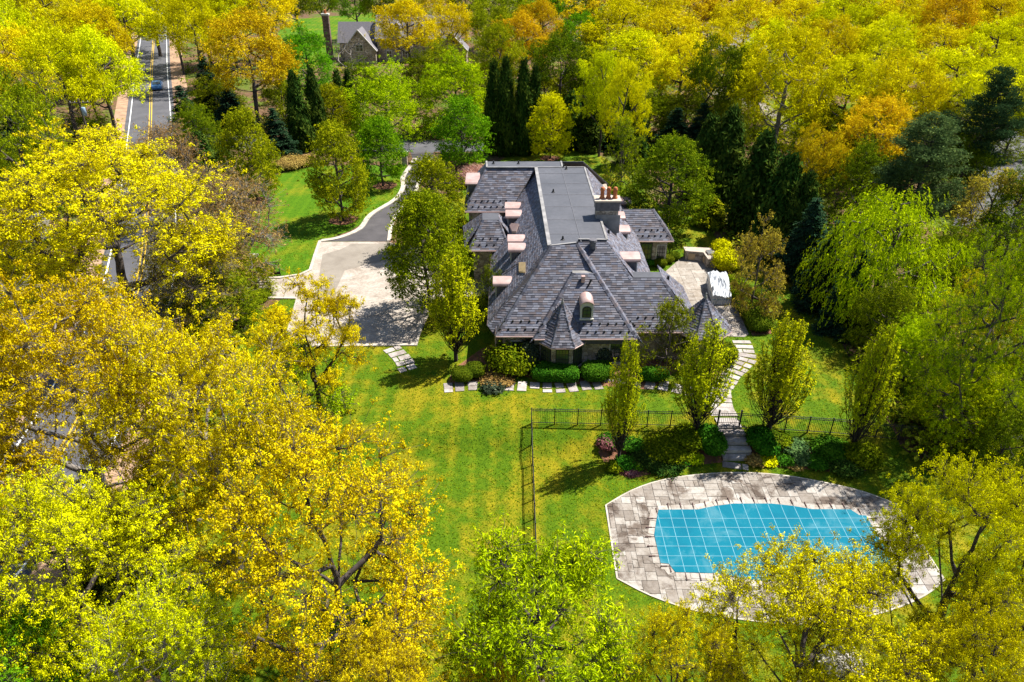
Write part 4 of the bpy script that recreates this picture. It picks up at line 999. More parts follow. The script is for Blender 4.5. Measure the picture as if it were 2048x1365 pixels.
# evergreens: sprays set round a stem
def conifer(name, H, R, seed, n, kind):
    r = rs(seed)
    if kind == 'column':                                # arborvitae: upright flame-like sprays, several leaders
        k = 5; la = r.uniform(0, 6.28, k); lr = np.r_[0, r.uniform(.15, .34, k - 1)] * R; lh = np.r_[1, r.uniform(.62, .95, k - 1)]
        nb = n // 14; j = r.choice(k, nb, p=[.45] + [.55 / (k - 1)] * (k - 1)); t = r.uniform(0, 1, nb) ** .85; az = r.uniform(0, 6.283, nb)
        z = H * lh[j] * t; prof = np.clip(1 - t, 0, 1) ** .55 * (0.55 + .45 * np.clip(t * 7, 0, 1)); rr = (R - lr[j] * .4) * prof * r.uniform(.62, 1.12, nb) * (1 + .2 * np.sin(3 * az + z * 1.7 + seed) + .16 * np.sin(7 * az - z * 2.6))
        c = np.stack([lr[j] * np.cos(la[j]) * (1 - t * .4) + rr * np.cos(az), lr[j] * np.sin(la[j]) * (1 - t * .4) + rr * np.sin(az), z], 1)
        out = np.stack([np.cos(az), np.sin(az), np.zeros(nb)], 1); m = 14
        P = np.repeat(c, m, 0) + r.normal(0, 1, (nb * m, 3)) * np.array([.17, .17, .34]); O = np.repeat(out, m, 0)
        N = unit(O + r.normal(0, .45, P.shape) + np.array([0, 0, .25])); A = unit(np.array([0, 0, 1.0]) + O * .45 + r.normal(0, .25, P.shape))
        V, F = leaves(P, N, r.uniform(.3, .6, len(P)), r.uniform(.10, .2, len(P)), r, droop=A)
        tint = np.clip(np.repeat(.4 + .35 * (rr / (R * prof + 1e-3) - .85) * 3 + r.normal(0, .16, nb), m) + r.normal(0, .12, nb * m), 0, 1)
        st = [(np.array([[0, 0, -.2]]), np.array([[0, 0, H * .9]]), np.array([R * .11]), np.array([.02]))]
        st += [(np.array([[0, 0, .3]]), np.array([[lr[i] * np.cos(la[i]), lr[i] * np.sin(la[i]), H * lh[i] * .85]]), np.array([R * .07]), np.array([.02])) for i in range(1, k)]
    else:                                               # whorled boughs
        lev = int(H / (.42 if kind == 'spruce' else .75)); cs = []; ax = []; st = [(np.array([[0, 0, -.2]]), np.array([[0, 0, H * .98]]), np.array([H * .017]), np.array([.015]))]
        for i in range(lev):
            t = (i + .5) / lev; z = H * (.06 + .94 * t) if kind == 'spruce' else H * (.22 + .78 * t)
            Lb = R * (1 - t) ** .8 * r.uniform(.85, 1.1) if kind == 'spruce' else R * np.sin(np.pi * (.18 + .80 * t)) ** .8 * r.uniform(.6, 1.1)
            nbr = int(7 + 7 * (1 - t)) if kind == 'spruce' else 7
            for b in range(nbr):
                a = r.uniform(0, 6.283); dv = np.array([np.cos(a), np.sin(a), 0]); l = Lb * r.uniform(.7, 1.1); rise = -.22 if kind == 'spruce' else .22
                e = np.array([0, 0, z]) + dv * l + np.array([0, 0, rise * l])
                st.append((np.array([[0, 0, z]]), e[None], np.array([.02 + .012 * l]), np.array([.008])))
                m = max(3, int(l * (7 if kind == 'spruce' else 5)))
                s = np.sqrt(np.linspace(.12, 1, m)); side = np.array([-dv[1], dv[0], 0])
                for q in s:
                    wv = (1 - q * .6) * l * .28 * r.normal(0, .8)
                    cs.append(np.array([0, 0, z]) + dv * l * q + side * wv + np.array([0, 0, rise * l * q ** 1.4 - (.1 if kind == 'spruce' else -.05)])); ax.append(dv + side * np.sign(wv) * .7)
        cs = np.array(cs); ax = unit(np.array(ax)); m = max(4, n // len(cs))
        P = np.repeat(cs, m, 0) + r.normal(0, 1, (len(cs) * m, 3)) * (np.array([.16, .16, .07]) if kind == 'spruce' else np.array([.26, .26, .17])); A = np.repeat(ax, m, 0)
        if kind == 'spruce': A = unit(A + r.normal(0, .4, A.shape) + np.array([0, 0, -.35])); N = unit(np.array([0, 0, 1.0]) + r.normal(0, .4, A.shape)); ln = (.3, .5); wd = (.08, .15)
        else: A = unit(A * .6 + r.normal(0, .7, A.shape) + np.array([0, 0, .35])); N = unit(r.normal(0, .7, A.shape) + np.array([0, 0, .7])); ln = (.3, .5); wd = (.05, .11)
        V, F = leaves(P, N, r.uniform(*ln, len(P)), r.uniform(*wd, len(P)), r, droop=A)
        tint = np.clip(np.repeat(r.normal(.45, .17, len(cs)), m) + r.normal(0, .12, len(P)), 0, 1)
    T = [tubes(*s_, 6) for s_ in st]; off = 0; VV, FF = [], []
    for v, f in T: VV.append(v); FF.append(f + off); off += len(v)
    wm = np_mesh(name + '_wood', np.concatenate(VV), np.concatenate(FF), [M_bark_d], smooth=True)
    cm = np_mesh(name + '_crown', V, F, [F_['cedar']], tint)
    PROTO[name] = (wm, cm, H, R)
for i in range(3): conifer('column%d' % i, 9, 1.6, 300 + i, 15000, 'column')
for i in range(2): conifer('spruce%d' % i, 11, 3.0, 310 + i, 22000, 'spruce')
for i in range(2): conifer('pine%d' % i, 13, 4.4, 320 + i, 22000, 'pine')

# weeping willow: strands hanging from a dome
def willow(name, H, R, seed):
    X, par, rad, tips, tcl, cl = grow(seed, H, R, 2.0, 150, 4200, cl_sig=.62, lobes=.25, trunk_r=.4, fork=.4, steep=.5, low=.25)
    r = rs(seed + 5); V, F = wood(X, par, rad, .015); wm = np_mesh(name + '_wood', V, F, [M_bark], smooth=True)
    P, A, t = [], [], []; ct = r.uniform(-.18, .18, len(cl))
    for p, j in zip(tips, tcl):
        L = min(p[2] - .6, r.uniform(.35, .95)); L = max(L, .4); m = int(L / .085); out = unit(np.array([p[0], p[1], 0]))
        s = np.linspace(0, 1, m)[:, None]; q = p + out * (.25 * np.sin(s * 1.5)) + np.array([0, 0, -1.0]) * L * s ** 1.25 + r.normal(0, .05, (m, 3))
        P.append(q); A.append(np.tile(np.array([0, 0, -1.0]) + out * .35, (m, 1)) + r.normal(0, .4, (m, 3))); t.append(np.full(m, .55 + ct[j] + r.normal(0, .12)) - .15 * s[:, 0])
    P = np.concatenate(P); A = unit(np.concatenate(A)); t = np.concatenate(t)
    N = unit(np.stack([P[:, 0], P[:, 1], np.full(len(P), R * .5)], 1) + r.normal(0, R * .4, P.shape))
    V, F = leaves(P, N, r.uniform(.2, .34, len(P)), r.uniform(.06, .10, len(P)), r, droop=A)
    cm = np_mesh(name + '_crown', V, F, [F_['lime']], np.clip(t + r.normal(0, .1, len(P)), 0, 1)); PROTO[name] = (wm, cm, H, R)
willow('willow', 11, 5.0, 330)

ALL_TREES = []
def tree(proto_name, name, leaf, loc, h, R, label, cat='tree', group=None, rot=None, bark=None, seed=None):
    """one tree: trunk and crown under an Empty at its foot; copies share their meshes, each has its own place, size and turn"""
    wm, cm, h0, r0 = PROTO[proto_name]; rnd = random.Random(hash((round(loc[0], 1), round(loc[1], 1))) & 0xffff)
    e = bpy.data.objects.new(name, None); e.empty_display_size = .3; C.objects.link(e)
    e.location = (loc[0], loc[1], gz(loc[0], loc[1])); e.rotation_euler = (0, 0, rnd.uniform(0, 6.283) if rot is None else rot)
    e.scale = (R / r0, R / r0, h / h0); tag(e, label, cat, group)
    a = link(bpy.data.objects.new('trunk', wm), e); b = link(bpy.data.objects.new('crown', cm), e)
    for o, m in ((a, bark), (b, F_[leaf])):
        if m is not None: o.material_slots[0].link = 'OBJECT'; o.material_slots[0].material = m
    ALL_TREES.append(e); return e
def at_crown(px, py, h, wpx, frac=.62):
    """crown centre seen at a pixel, the tree h metres high: foot on the ground below it and the crown's radius"""
    p = U(px, py, h * frac); return (p.x, p.y, 0), wpx * .5 * depth_at(p) / FPX
def at_base(bx, by, tx, ty, wpx):
    """foot and top seen at pixels: height from where the top's row meets the vertical over the foot"""
    p = G(bx, by); v = (ty - CY) / FPX; k = (p.y * (SP + v * CP)) / (CP - v * SP); h = CAMH - k - p.z
    return (p.x, p.y, p.z), h, wpx * .5 * depth_at((p.x, p.y, h * .5)) / FPX
def tb(proto_name, name, leaf, bx, by, tx, ty, wpx, label, cat='tree', group=None, **kw):
    loc, h, R = at_base(bx, by, tx, ty, wpx); return tree(proto_name, name, leaf, loc, h, R, label, cat, group, **kw)
def tc(proto_name, name, leaf, px, py, wpx, h, label, cat='tree', group=None, frac=.62, **kw):
    loc, R = at_crown(px, py, h, wpx, frac); return tree(proto_name, name, leaf, loc, h, R, label, cat, group, **kw)

# ---------------------------------------------------------------- big trees nearest the camera
tc('oak_near0', 'oak_tree', 'gold', 215, 445, 470, 16, 'big spreading golden oak arching over the road, below the blue car', rot=.4)
tc('oak_near1', 'oak_tree', 'gold', 130, 770, 480, 16.5, 'big golden oak hiding the road at the left edge, halfway down the photo', rot=2.0, bark=M_bark_p)
tc('oak_near0', 'oak_tree', 'gold', 400, 840, 400, 15, 'golden oak between the road oaks and the lawn, left of the fan-shaped tree', rot=1.1, bark=M_bark_p)
tc('thin_oak', 'oak_tree', 'gold', 650, 1060, 560, 13.5, 'large see-through golden oak on the lawn at the bottom, left of the fence line', rot=.3)
tc('oak_near1', 'oak_tree', 'citron', 130, 1120, 420, 12, 'yellow-green oak in the lower left, above the bright green corner tree', rot=4.1)
tc('lime_near', 'maple_tree', 'fresh', 40, 1330, 330, 8, 'bright green maple filling the bottom left corner', rot=1.0)
tc('thin_oak', 'oak_tree', 'citron', 320, 1290, 330, 10, 'sparse yellow-green oak at the bottom, right of the bright green corner tree', rot=2.6, bark=M_bark_p)
tc('lime_near', 'locust_tree', 'lime', 1085, 1240, 450, 10.5, 'feathery lime green tree at the bottom centre, below the side fence', rot=0.2)
tc('oak_near0', 'oak_tree', 'citron', 1930, 1110, 330, 13, 'yellow-green oak leaning over the right end of the pool deck', rot=.9)
tc('oak_near0', 'oak_tree', 'citron', 1640, 1265, 430, 11, 'yellow-green oak in front of the pool, covering its near edge', rot=3.4)
tc('oak_near1', 'oak_tree', 'citron', 1950, 1350, 330, 11, 'yellow-green oak filling the bottom right corner', rot=5.0)
tc('thin_oak', 'oak_tree', 'gold', 1360, 1330, 260, 9, 'small golden oak at the bottom edge, just left of the oak before the pool', rot=5.2)
tc('thin_oak', 'oak_tree', 'amber', 1000, 1380, 190, 8, 'small amber treetop at the bottom edge, left of the feathery lime tree', rot=1.9)
tc('oak_near0', 'oak_tree', 'amber', 760, 1385, 260, 9, 'amber treetop at the bottom edge under the see-through golden oak', rot=.1)
tb('fan_tree', 'locust_tree', 'gold', 640, 832, 655, 566, 210, 'dark-trunked fan-shaped tree with feathery golden leaves beside the paved court', rot=2.2)
tc('airy0', 'locust_tree', 'lime', 590, 745, 200, 6.5, 'low feathery yellow-green tree under the fan-shaped tree by the court', rot=2.2)
# ---------------------------------------------------------------- hornbeams
HG = 'upright hornbeams on the lawn'
for k, (bx, by, tx, ty, wv, lab) in enumerate([
    (1237, 922, 1243, 676, 88, 'slim upright hornbeam by the pool, leftmost of the four along the fence'),
    (1392, 872, 1402, 638, 122, 'upright hornbeam just left of the garden gate and steps'),
    (1536, 868, 1560, 630, 132, 'upright hornbeam just right of the garden gate and steps'),
    (1702, 905, 1740, 650, 112, 'upright hornbeam by the pool, rightmost of the four along the fence'),
    (912, 722, 905, 505, 118, 'upright hornbeam at the left front corner of the slate-roofed house')]):
    tb('hornbeam%d' % (k % 3), 'hornbeam_tree', 'spring', bx, by, tx, ty, wv, lab, group=HG, rot=k * 1.3)
# ---------------------------------------------------------------- round trees in the garden
tb('round0', 'linden_tree', 'olive', 862, 625, 848, 392, 172, 'dense round linden at the court, the nearer of two beside the house', rot=1)
tb('round1', 'linden_tree', 'olive', 872, 500, 868, 320, 135, 'dense round bronze-tipped linden, the farther of two beside the house', rot=2)
tb('round2', 'linden_tree', 'olive', 687, 442, 682, 252, 126, 'yellow-green tree on the back lawn left of the driveway bend', rot=.5)
tb('round0', 'maple_tree', 'fresh', 766, 372, 762, 240, 104, 'mid green tree on the back lawn close to the driveway kerb', rot=3)
tb('round1', 'linden_tree', 'olive', 514, 402, 506, 222, 118, 'yellow-green tree at the left edge of the back lawn', rot=4)
tb('round2', 'linden_tree', 'moss', 1330, 470, 1325, 278, 168, 'big dense round tree behind the right wing of the house', rot=2.4)
tb('airy1', 'birch_tree', 'olive', 1240, 385, 1246, 238, 88, 'light yellow-green tree behind the chimney', rot=1.2)
tb('round0', 'linden_tree', 'citron', 1100, 318, 1100, 192, 84, 'small round yellow-green tree on the far lawn behind the roof', rot=5)
tb('round1', 'maple_tree', 'fresh', 925, 335, 925, 198, 118, 'vivid green tree to the right of the driveway gate', rot=.7)
tc('bushy0', 'willow_tree', 'lime', 768, 190, 165, 11, 'big bushy lime tree left of the side road, before the stone neighbour house', rot=.2)
tc('bushy1', 'willow_tree', 'lime', 908, 172, 165, 11, 'bushy lime tree right of centre below the stone neighbour house', rot=1.5)
tb('round2', 'linden_tree', 'olive', 672, 275, 670, 172, 88, 'small yellow-green tree before the dark columnar cedars, left of the bushy lime tree', rot=1)
tb('airy0', 'dogwood_tree', 'bronze', 1500, 628, 1490, 440, 128, 'bronze-yellow spreading dogwood beside the covered patio furniture', rot=.4, bark=M_bark)
tb('airy1', 'magnolia_tree', 'olive', 1330, 745, 1332, 598, 118, 'small sparse tree in front of the right half of the slate roof', rot=2)
tb('airy0', 'serviceberry_tree', 'moss', 985, 640, 975, 520, 64, 'thin green tree against the left wall of the house', rot=4)
# ---------------------------------------------------------------- right side
tc('willow', 'willow_tree', 'lime', 1775, 500, 250, 11, 'weeping willow with hanging lime strands at the right lawn edge', rot=.8, frac=.55)
tb('thin_oak', 'maple_tree', 'lime', 1895, 875, 1955, 490, 235, 'tall loose lime green tree at the right, over the black fence', rot=3)
tc('thin_oak', 'maple_tree', 'citron', 2010, 640, 240, 10, 'lime green tree at the right edge beside the willow', rot=1)
tc('bushy0', 'maple_tree', 'lime', 1920, 790, 170, 5, 'low lime green tree under the tall loose lime tree at the right', rot=2)
tc('pine0', 'pine_tree', 'pine', 1850, 330, 200, 13, 'soft blue-green white pine above the weeping willow', rot=1)
tc('pine1', 'pine_tree', 'pinedark', 1975, 240, 150, 15, 'dark tall pine at the right, left of the grey street', rot=2)
tc('oak_far0', 'oak_tree', 'amber', 1635, 325, 110, 10, 'amber tree behind the leaning row of cedars on the right')
tc('oak_far1', 'maple_tree', 'amber', 1750, 270, 160, 11, 'amber-tipped maple between the cedar row and the white pine')
tc('airy1', 'hawthorn_tree', 'bronze', 1985, 400, 150, 8, 'bronze-brown twiggy tree below the dark pine at the right edge')
tc('bushy1', 'maple_tree', 'moss', 1730, 350, 150, 9, 'mid green tree behind the top of the weeping willow')
tc('airy0', 'hawthorn_tree', 'moss', 2020, 480, 150, 7, 'dull green tree at the right edge just above the lime trees')
CG = 'dark cedars'
for k, (bx, by, tx, ty, wv, lab) in enumerate([
    (1405, 400, 1432, 240, 80, 'dark cedar at the far left end of the row right of the house'), (1440, 405, 1480, 225, 88, 'dark cedar second from the left in the row right of the house'),
    (1500, 465, 1556, 275, 100, 'tall dark cedar third from the left in the row right of the house'), (1545, 510, 1600, 320, 96, 'dark cedar fourth from the left in the row right of the house'),
    (1582, 530, 1630, 355, 84, 'dark cedar at the right end of the row right of the house'), (1418, 450, 1445, 395, 60, 'short round cedar below the row right of the house')]):
    tb('column%d' % (k % 3), 'cedar_tree', 'cedar' if k != 5 else 'moss', bx, by, tx, ty, wv, lab, group=CG, rot=k * 1.1)
for k, (bx, by, tx, ty, wv, lab) in enumerate([
    (990, 305, 997, 133, 48, 'tall dark cedar, leftmost of the clump of four behind the house'), (1012, 310, 1018, 128, 48, 'tall dark cedar, second from left in the clump of four behind the house'),
    (1046, 308, 1050, 130, 46, 'tall dark cedar, third from left in the clump of four behind the house'), (1068, 305, 1073, 142, 42, 'tall dark cedar, rightmost of the clump of four behind the house'),
    (606, 300, 600, 152, 52, 'dark columnar cedar, leftmost beside the small yellow-green tree on the left'), (640, 290, 634, 146, 44, 'dark columnar cedar right behind the small yellow-green tree on the left'),
    (684, 250, 680, 146, 34, 'short dark cedar peeping over the small yellow-green tree on the left'), (706, 255, 704, 146, 34, 'dark cedar at the left side of the big bushy lime tree'),
    (410, 345, 402, 268, 60, 'low dark green cedar beside the road, right of its white edge line'), (455, 355, 445, 300, 56, 'low cedar between the road and the yellow-green tree on the back lawn'),
    (1260, 330, 1300, 170, 60, 'dark pointed cedar behind the light yellow-green tree'), (1180, 300, 1190, 205, 60, 'dark cedar left of the light yellow-green tree behind the roof'),
    (1140, 295, 1146, 190, 56, 'dark cedar right of the small round tree on the far lawn')]):
    tb('column%d' % ((k + 1) % 3), 'cedar_tree', 'cedar', bx, by, tx, ty, wv, lab, group=CG, rot=k * 1.7)
SG = 'spruces'
for k, (bx, by, tx, ty, wv, lab) in enumerate([
    (1600, 560, 1632, 395, 130, 'dark spruce at the lawn edge, the uppermost of three left of the willow'), (1640, 610, 1672, 440, 130, 'dark spruce at the lawn edge, the middle of three left of the willow'),
    (1690, 660, 1716, 500, 120, 'dark spruce at the lawn edge, the lowest of three left of the willow'), (1345, 320, 1372, 215, 110, 'dark spruce behind the big round tree at the right wing'),
    (1395, 365, 1418, 300, 90, 'small dark spruce just left of the cedar row'), (1215, 292, 1226, 215, 90, 'dark spruce at the back of the far lawn'),
    (385, 300, 372, 170, 100, 'dark spruce shading the right side of the road'), (430, 240, 420, 110, 100, 'dark spruce right of the blue car on the road'),
    (1330, 160, 1340, 20, 90, 'dark spruce near the top edge, left of the grey far roof'), (60, 360, 20, 215, 130, 'dark spruce at the left edge below the roadside wood'),
    (1110, 292, 1114, 205, 80, 'dark spruce just right of the small round tree on the far lawn'), (1165, 285, 1172, 190, 90, 'dark spruce in the middle of the dark row behind the roof'), (1265, 300, 1276, 195, 90, 'dark spruce at the right end of the dark row behind the roof'),
    (1395, 320, 1412, 205, 100, 'dark spruce behind the left end of the cedar row'), (1450, 350, 1476, 290, 90, 'dark spruce in the gap behind the cedar row'), (560, 320, 552, 215, 90, 'dark spruce left of the dark columnar cedars on the left'), (470, 260, 462, 175, 90, 'dark spruce below the tall amber oak')]):
    tb('spruce%d' % (k % 2), 'spruce_tree', 'spruce', bx, by, tx, ty, wv, lab, group=SG, rot=k * .9)
# ---------------------------------------------------------------- left side and the back
tc('budding', 'beech_tree', 'bud', 455, 430, 215, 11, 'bronze budding tree between the road oak and the back lawn', rot=1)
tc('budding', 'beech_tree', 'bud', 330, 330, 150, 11, 'bronze budding tree over the road, behind the spreading golden oak', rot=3)
tc('budding', 'beech_tree', 'bronze', 372, 530, 200, 9.5, 'lower bronze budding tree beside the road, left of the court gates', rot=2.2)
tc('bushy1', 'yew_tree', 'moss', 440, 605, 180, 5, 'mid green bushy evergreen beside the court entrance gates', rot=2, frac=.5)
tc('bushy0', 'yew_tree', 'olive', 485, 545, 110, 4.5, 'olive green bushy tree hiding the end of the court entrance', rot=2, frac=.5)
tc('oak_far2', 'oak_tree', 'amber', 495, 120, 190, 17, 'tall amber oak in the back, right of the road', rot=1)
tc('bushy1', 'maple_tree', 'fresh', 610, 105, 110, 11, 'bright lime green tree left of the stone neighbour house', rot=2)
tc('bare', 'bare_tree', 'bud', 700, 100, 90, 9, 'leafless grey tree in front of the stone neighbour house', rot=2)
tc('bare', 'bare_tree', 'bud', 80, 215, 130, 13, 'leafless twiggy tree at the left edge beside the roadside wood', rot=4, bark=M_bark)
tc('oak_far3', 'oak_tree', 'gold', 815, 60, 140, 15, 'golden oak standing before the roof of the stone neighbour house', rot=1)
tc('oak_far0', 'oak_tree', 'gold', 905, 55, 90, 13, 'golden oak at the right end of the stone neighbour house', rot=1)
tc('bushy0', 'oak_tree', 'olive', 880, 115, 110, 8, 'dull olive tree in front of the right half of the stone neighbour house', rot=1)
tb('oak_far1', 'oak_tree', 'citron', 1538, 335, 1575, 60, 215, 'tall yellow-green oak with a long bare trunk right of centre', rot=2.2, bark=M_bark_p)
tc('oak_far2', 'magnolia_tree', 'whitebl', 55, 460, 90, 5, 'white flowering tree at the left edge beside the spreading oak', rot=1)
tc('bushy1', 'shrub_tree', 'olive', 85, 300, 150, 6, 'olive green undergrowth tree left of the blue transformer pole')
tc('bushy0', 'shrub_tree', 'moss', 170, 250, 110, 5, 'small green tree between the roadside wood and the transformer pole')
# ---------------------------------------------------------------- the woods, row by row
ORD = ['first', 'second', 'third', 'fourth', 'fifth', 'sixth', 'seventh', 'eighth', 'ninth', 'tenth', 'eleventh', 'twelfth', 'thirteenth', 'fourteenth', 'fifteenth', 'sixteenth']
WORD = {'gold': 'golden', 'amber': 'amber', 'citron': 'yellow-green', 'lime': 'lime green', 'fresh': 'bright green', 'olive': 'olive', 'moss': 'mid green', 'bud': 'bronze', 'rust': 'rust'}
def wood_row(where, group, items, w, h, protos=('oak_far0', 'oak_far1', 'oak_far2', 'oak_far3')):
    rnd = random.Random(len(items) * 7 + int(items[0][1])); items = sorted(items)
    for i, (px, py, leaf) in enumerate(items):
        tc(protos[(i * 3 + int(py)) % len(protos)], 'oak_tree' if h > 9 else 'bushy_tree', leaf, px, py, w * rnd.uniform(.88, 1.18), h * rnd.uniform(.9, 1.1),
           '%s %s, %s from left in the %s' % (WORD[leaf], 'oak' if h > 9 else 'bushy tree', ORD[i], where), group=group, rot=rnd.uniform(0, 6.28))
WG = 'oaks of the right-hand wood'
wood_row('front row of the right-hand wood', WG, [(1270, 130, 'citron'), (1360, 150, 'gold'), (1440, 170, 'moss'), (1690, 200, 'citron'), (1800, 200, 'gold'), (1900, 190, 'citron'), (2010, 190, 'citron')], 170, 14)
wood_row('second row of the right-hand wood', WG, [(1240, 70, 'citron'), (1330, 95, 'gold'), (1420, 110, 'gold'), (1530, 130, 'citron'), (1650, 120, 'gold'), (1760, 120, 'citron'), (1870, 120, 'gold'), (1980, 120, 'citron')], 165, 15)
wood_row('third row of the right-hand wood', WG, [(1290, 20, 'gold'), (1380, 20, 'amber'), (1490, 50, 'gold'), (1590, 60, 'gold'), (1690, 60, 'citron'), (1790, 60, 'gold'), (1890, 60, 'amber'), (1990, 60, 'gold'), (2070, 70, 'citron')], 150, 16)
wood_row('fourth row of the right-hand wood', WG, [(1200, 15, 'amber'), (1460, 8, 'amber'), (1550, 10, 'amber'), (1640, 10, 'gold'), (1730, 10, 'amber'), (1820, 12, 'amber'), (1910, 12, 'amber'), (2000, 10, 'gold'), (2070, 10, 'lime')], 140, 17)
wood_row('wood right of the neighbour house', 'oaks behind the neighbour house', [(985, 60, 'olive'), (1045, 90, 'amber'), (1085, 60, 'amber'), (1120, 130, 'moss'), (1160, 80, 'fresh'), (1010, 20, 'olive'), (1080, 10, 'olive'), (1140, 10, 'fresh'), (1205, 190, 'citron'), (1250, 215, 'citron'), (1000, 115, 'olive')], 115, 14)
LG = 'oaks of the left-hand wood'
wood_row('front row of the left-hand wood', LG, [(30, 150, 'gold'), (120, 160, 'citron'), (200, 150, 'citron'), (20, 260, 'olive')], 150, 15)
wood_row('second row of the left-hand wood', LG, [(20, 80, 'citron'), (110, 85, 'gold'), (190, 80, 'gold'), (250, 50, 'citron')], 150, 16)
wood_row('back row of the left-hand wood', LG, [(10, 20, 'citron'), (90, 20, 'gold'), (170, 20, 'gold'), (245, 10, 'citron')], 140, 17)
wood_row("wood at the road's far end", 'oaks at the far end of the road', [(300, 20, 'citron'), (385, 60, 'citron'), (400, 15, 'citron'), (345, 40, 'citron'), (455, 30, 'citron'), (530, 25, 'gold')], 130, 17)
wood_row("stand beyond the neighbour lawn", 'trees beyond the neighbour lawn', [(590, 2, 'moss'), (640, -4, 'moss'), (710, 5, 'fresh'), (760, -2, 'moss'), (850, 0, 'amber'), (930, 5, 'olive')], 90, 16)

wood_row("right-hand thicket", 'thicket trees', [(1210, 150, 'olive'), (1300, 215, 'olive'), (1370, 225, 'moss'), (1440, 235, 'moss'), (1480, 205, 'olive'), (1600, 230, 'citron'), (1660, 255, 'olive'), (1700, 300, 'moss'), (1780, 260, 'olive'), (1870, 250, 'moss'), (1930, 320, 'moss'), (2030, 250, 'olive'), (2040, 400, 'moss')], 120, 8, ('bushy0', 'bushy1'))
wood_row("thicket before the neighbour house", 'neighbour thicket trees', [(560, 190, 'olive'), (720, 150, 'moss'), (835, 140, 'moss'), (960, 150, 'olive'), (1010, 160, 'moss'), (1090, 170, 'olive'), (1150, 165, 'moss')], 95, 7, ('bushy1', 'bushy0'))
wood_row('thicket along the road', 'roadside thicket trees', [(20, 330, 'moss'), (110, 350, 'olive'), (60, 245, 'olive'), (390, 250, 'moss'), (430, 190, 'moss'), (30, 560, 'olive'), (350, 520, 'moss'), (300, 950, 'moss'), (200, 1010, 'moss')], 105, 7, ('bushy0', 'bushy1'))
wood_row("thicket at the right edge", 'right edge thicket trees', [(1830, 690, 'lime'), (1960, 780, 'lime'), (2030, 850, 'moss'), (1780, 620, 'moss'), (2040, 740, 'lime'), (1900, 500, 'moss')], 130, 6, ('bushy0', 'bushy1'))
# ================================================================== pool cover
cover = empty('pool_cover', (14.75, 30.9, POOL_Z)); cover.location = (0, 0, 0)
tag(cover, 'turquoise mesh safety cover with white strap grid stretched over the swimming pool', 'pool cover')
def mk_cover():
    m, nt, out = new_mat('turquoise_cover'); p = geo_pos(nt)
    n = noise(nt, p, 0.5, 6, 0.65, 0.5); n2 = noise(nt, p, 3, 5, 0.6)
    c = ramp(nt, [(0.35, (0.002, 0.105, 0.165)), (0.5, (0.003, 0.12, 0.18)), (0.68, (0.045, 0.165, 0.22))], n.outputs[0])  # palest stop paints a hazy sheen into the cover's colour
    finish(nt, out, c.outputs[0], 0.85, 0, n2.outputs[0], 0.5, 0.05, 0.1); return m
M_cover = mk_cover(); M_strap = plain('strap_webbing', (0.11, 0.27, 0.34), 0.7, 0.15, 4); M_spring = plain('anchor_spring', (0.10, 0.06, 0.055), 0.5, 0.2, 5)
CZ = POOL_Z + 0.085; XS = [8.3 + 0.767 * (k + .62) for k in range(17)]; XS = [x for x in XS if x < 21.2]; YS = [33.2 - 0.74 * (k + .78) for k in range(7)]
def sag(x, y): return CZ - 0.03 * max(0, 1 - ((x - 14.7) / 6.6) ** 2) * max(0, 1 - ((y - 30.9) / 3) ** 2) + 0.006 * math.sin(4.1 * x) * math.sin(3.7 * y)
bm = bmesh.new(); bm.faces.new([bm.verts.new((x, y, 0)) for x, y in ccw(cov)])
for x in [8.3 + .3835 * k for k in range(1, 34)]: bmesh.ops.bisect_plane(bm, geom=bm.verts[:] + bm.edges[:] + bm.faces[:], plane_co=(x, 0, 0), plane_no=(1, 0, 0))
for y in [27.9 + .37 * k for k in range(1, 17)]: bmesh.ops.bisect_plane(bm, geom=bm.verts[:] + bm.edges[:] + bm.faces[:], plane_co=(0, y, 0), plane_no=(0, 1, 0))
for v_ in bm.verts: v_.co.z = sag(v_.co.x, v_.co.y)
ext = bmesh.ops.extrude_face_region(bm, geom=bm.faces[:])
for e_ in ext['geom']:
    if isinstance(e_, bmesh.types.BMVert): e_.co.z += 0.012
bmesh.ops.recalc_face_normals(bm, faces=bm.faces[:])
me = bpy.data.meshes.new('cover_sheet'); bm.to_mesh(me); bm.free(); me.materials.append(M_cover); link(bpy.data.objects.new('cover_sheet', me), cover)
def span(axis, c):
    """where a grid line enters and leaves the cover"""
    hits = []
    for (a, b) in zip(cov, cov[1:] + cov[:1]):
        p, q = (a[axis] - c), (b[axis] - c)
        if p * q < 0: t = p / (p - q); hits.append(a[1 - axis] + t * (b[1 - axis] - a[1 - axis]))
    return (min(hits), max(hits)) if hits else None
def strap_line(axis, c):
    s = span(axis, c)
    if not s: return
    lo, hi = s; mb = MB(); n = 14; L = hi - lo; wdt = .015
    for i in range(n):
        a, b = lo + L * i / n, lo + L * (i + 1) / n
        def P(t, off):
            x, y = (c + off, t) if axis == 0 else (t, c + off); return (x, y, sag(x, y) + 0.017 + (0.003 if axis else 0))
        mb.face([P(a, -wdt), P(a, wdt), P(b, wdt), P(b, -wdt)] if axis == 1 else [P(a, wdt), P(a, -wdt), P(b, -wdt), P(b, wdt)])
    mb.build('strap', M_strap, cover)
    for e_, sg in ((lo, -1), (hi, 1)):
        mb = MB(); pt = lambda d, z: ((c, e_ + sg * d, z) if axis == 0 else (e_ + sg * d, c, z))
        mb.tube(pt(0, CZ + .01), pt(.20, CZ + .01), .016, n=4); mb.tube(pt(.20, CZ + .01), pt(.50, CZ), .036, n=6); mb.tube(pt(.52, CZ - .06), pt(.52, CZ + .05), .04, n=6); mb.build('anchor_spring', M_spring, cover)
for x in XS: strap_line(0, x)
for y in YS: strap_line(1, y)

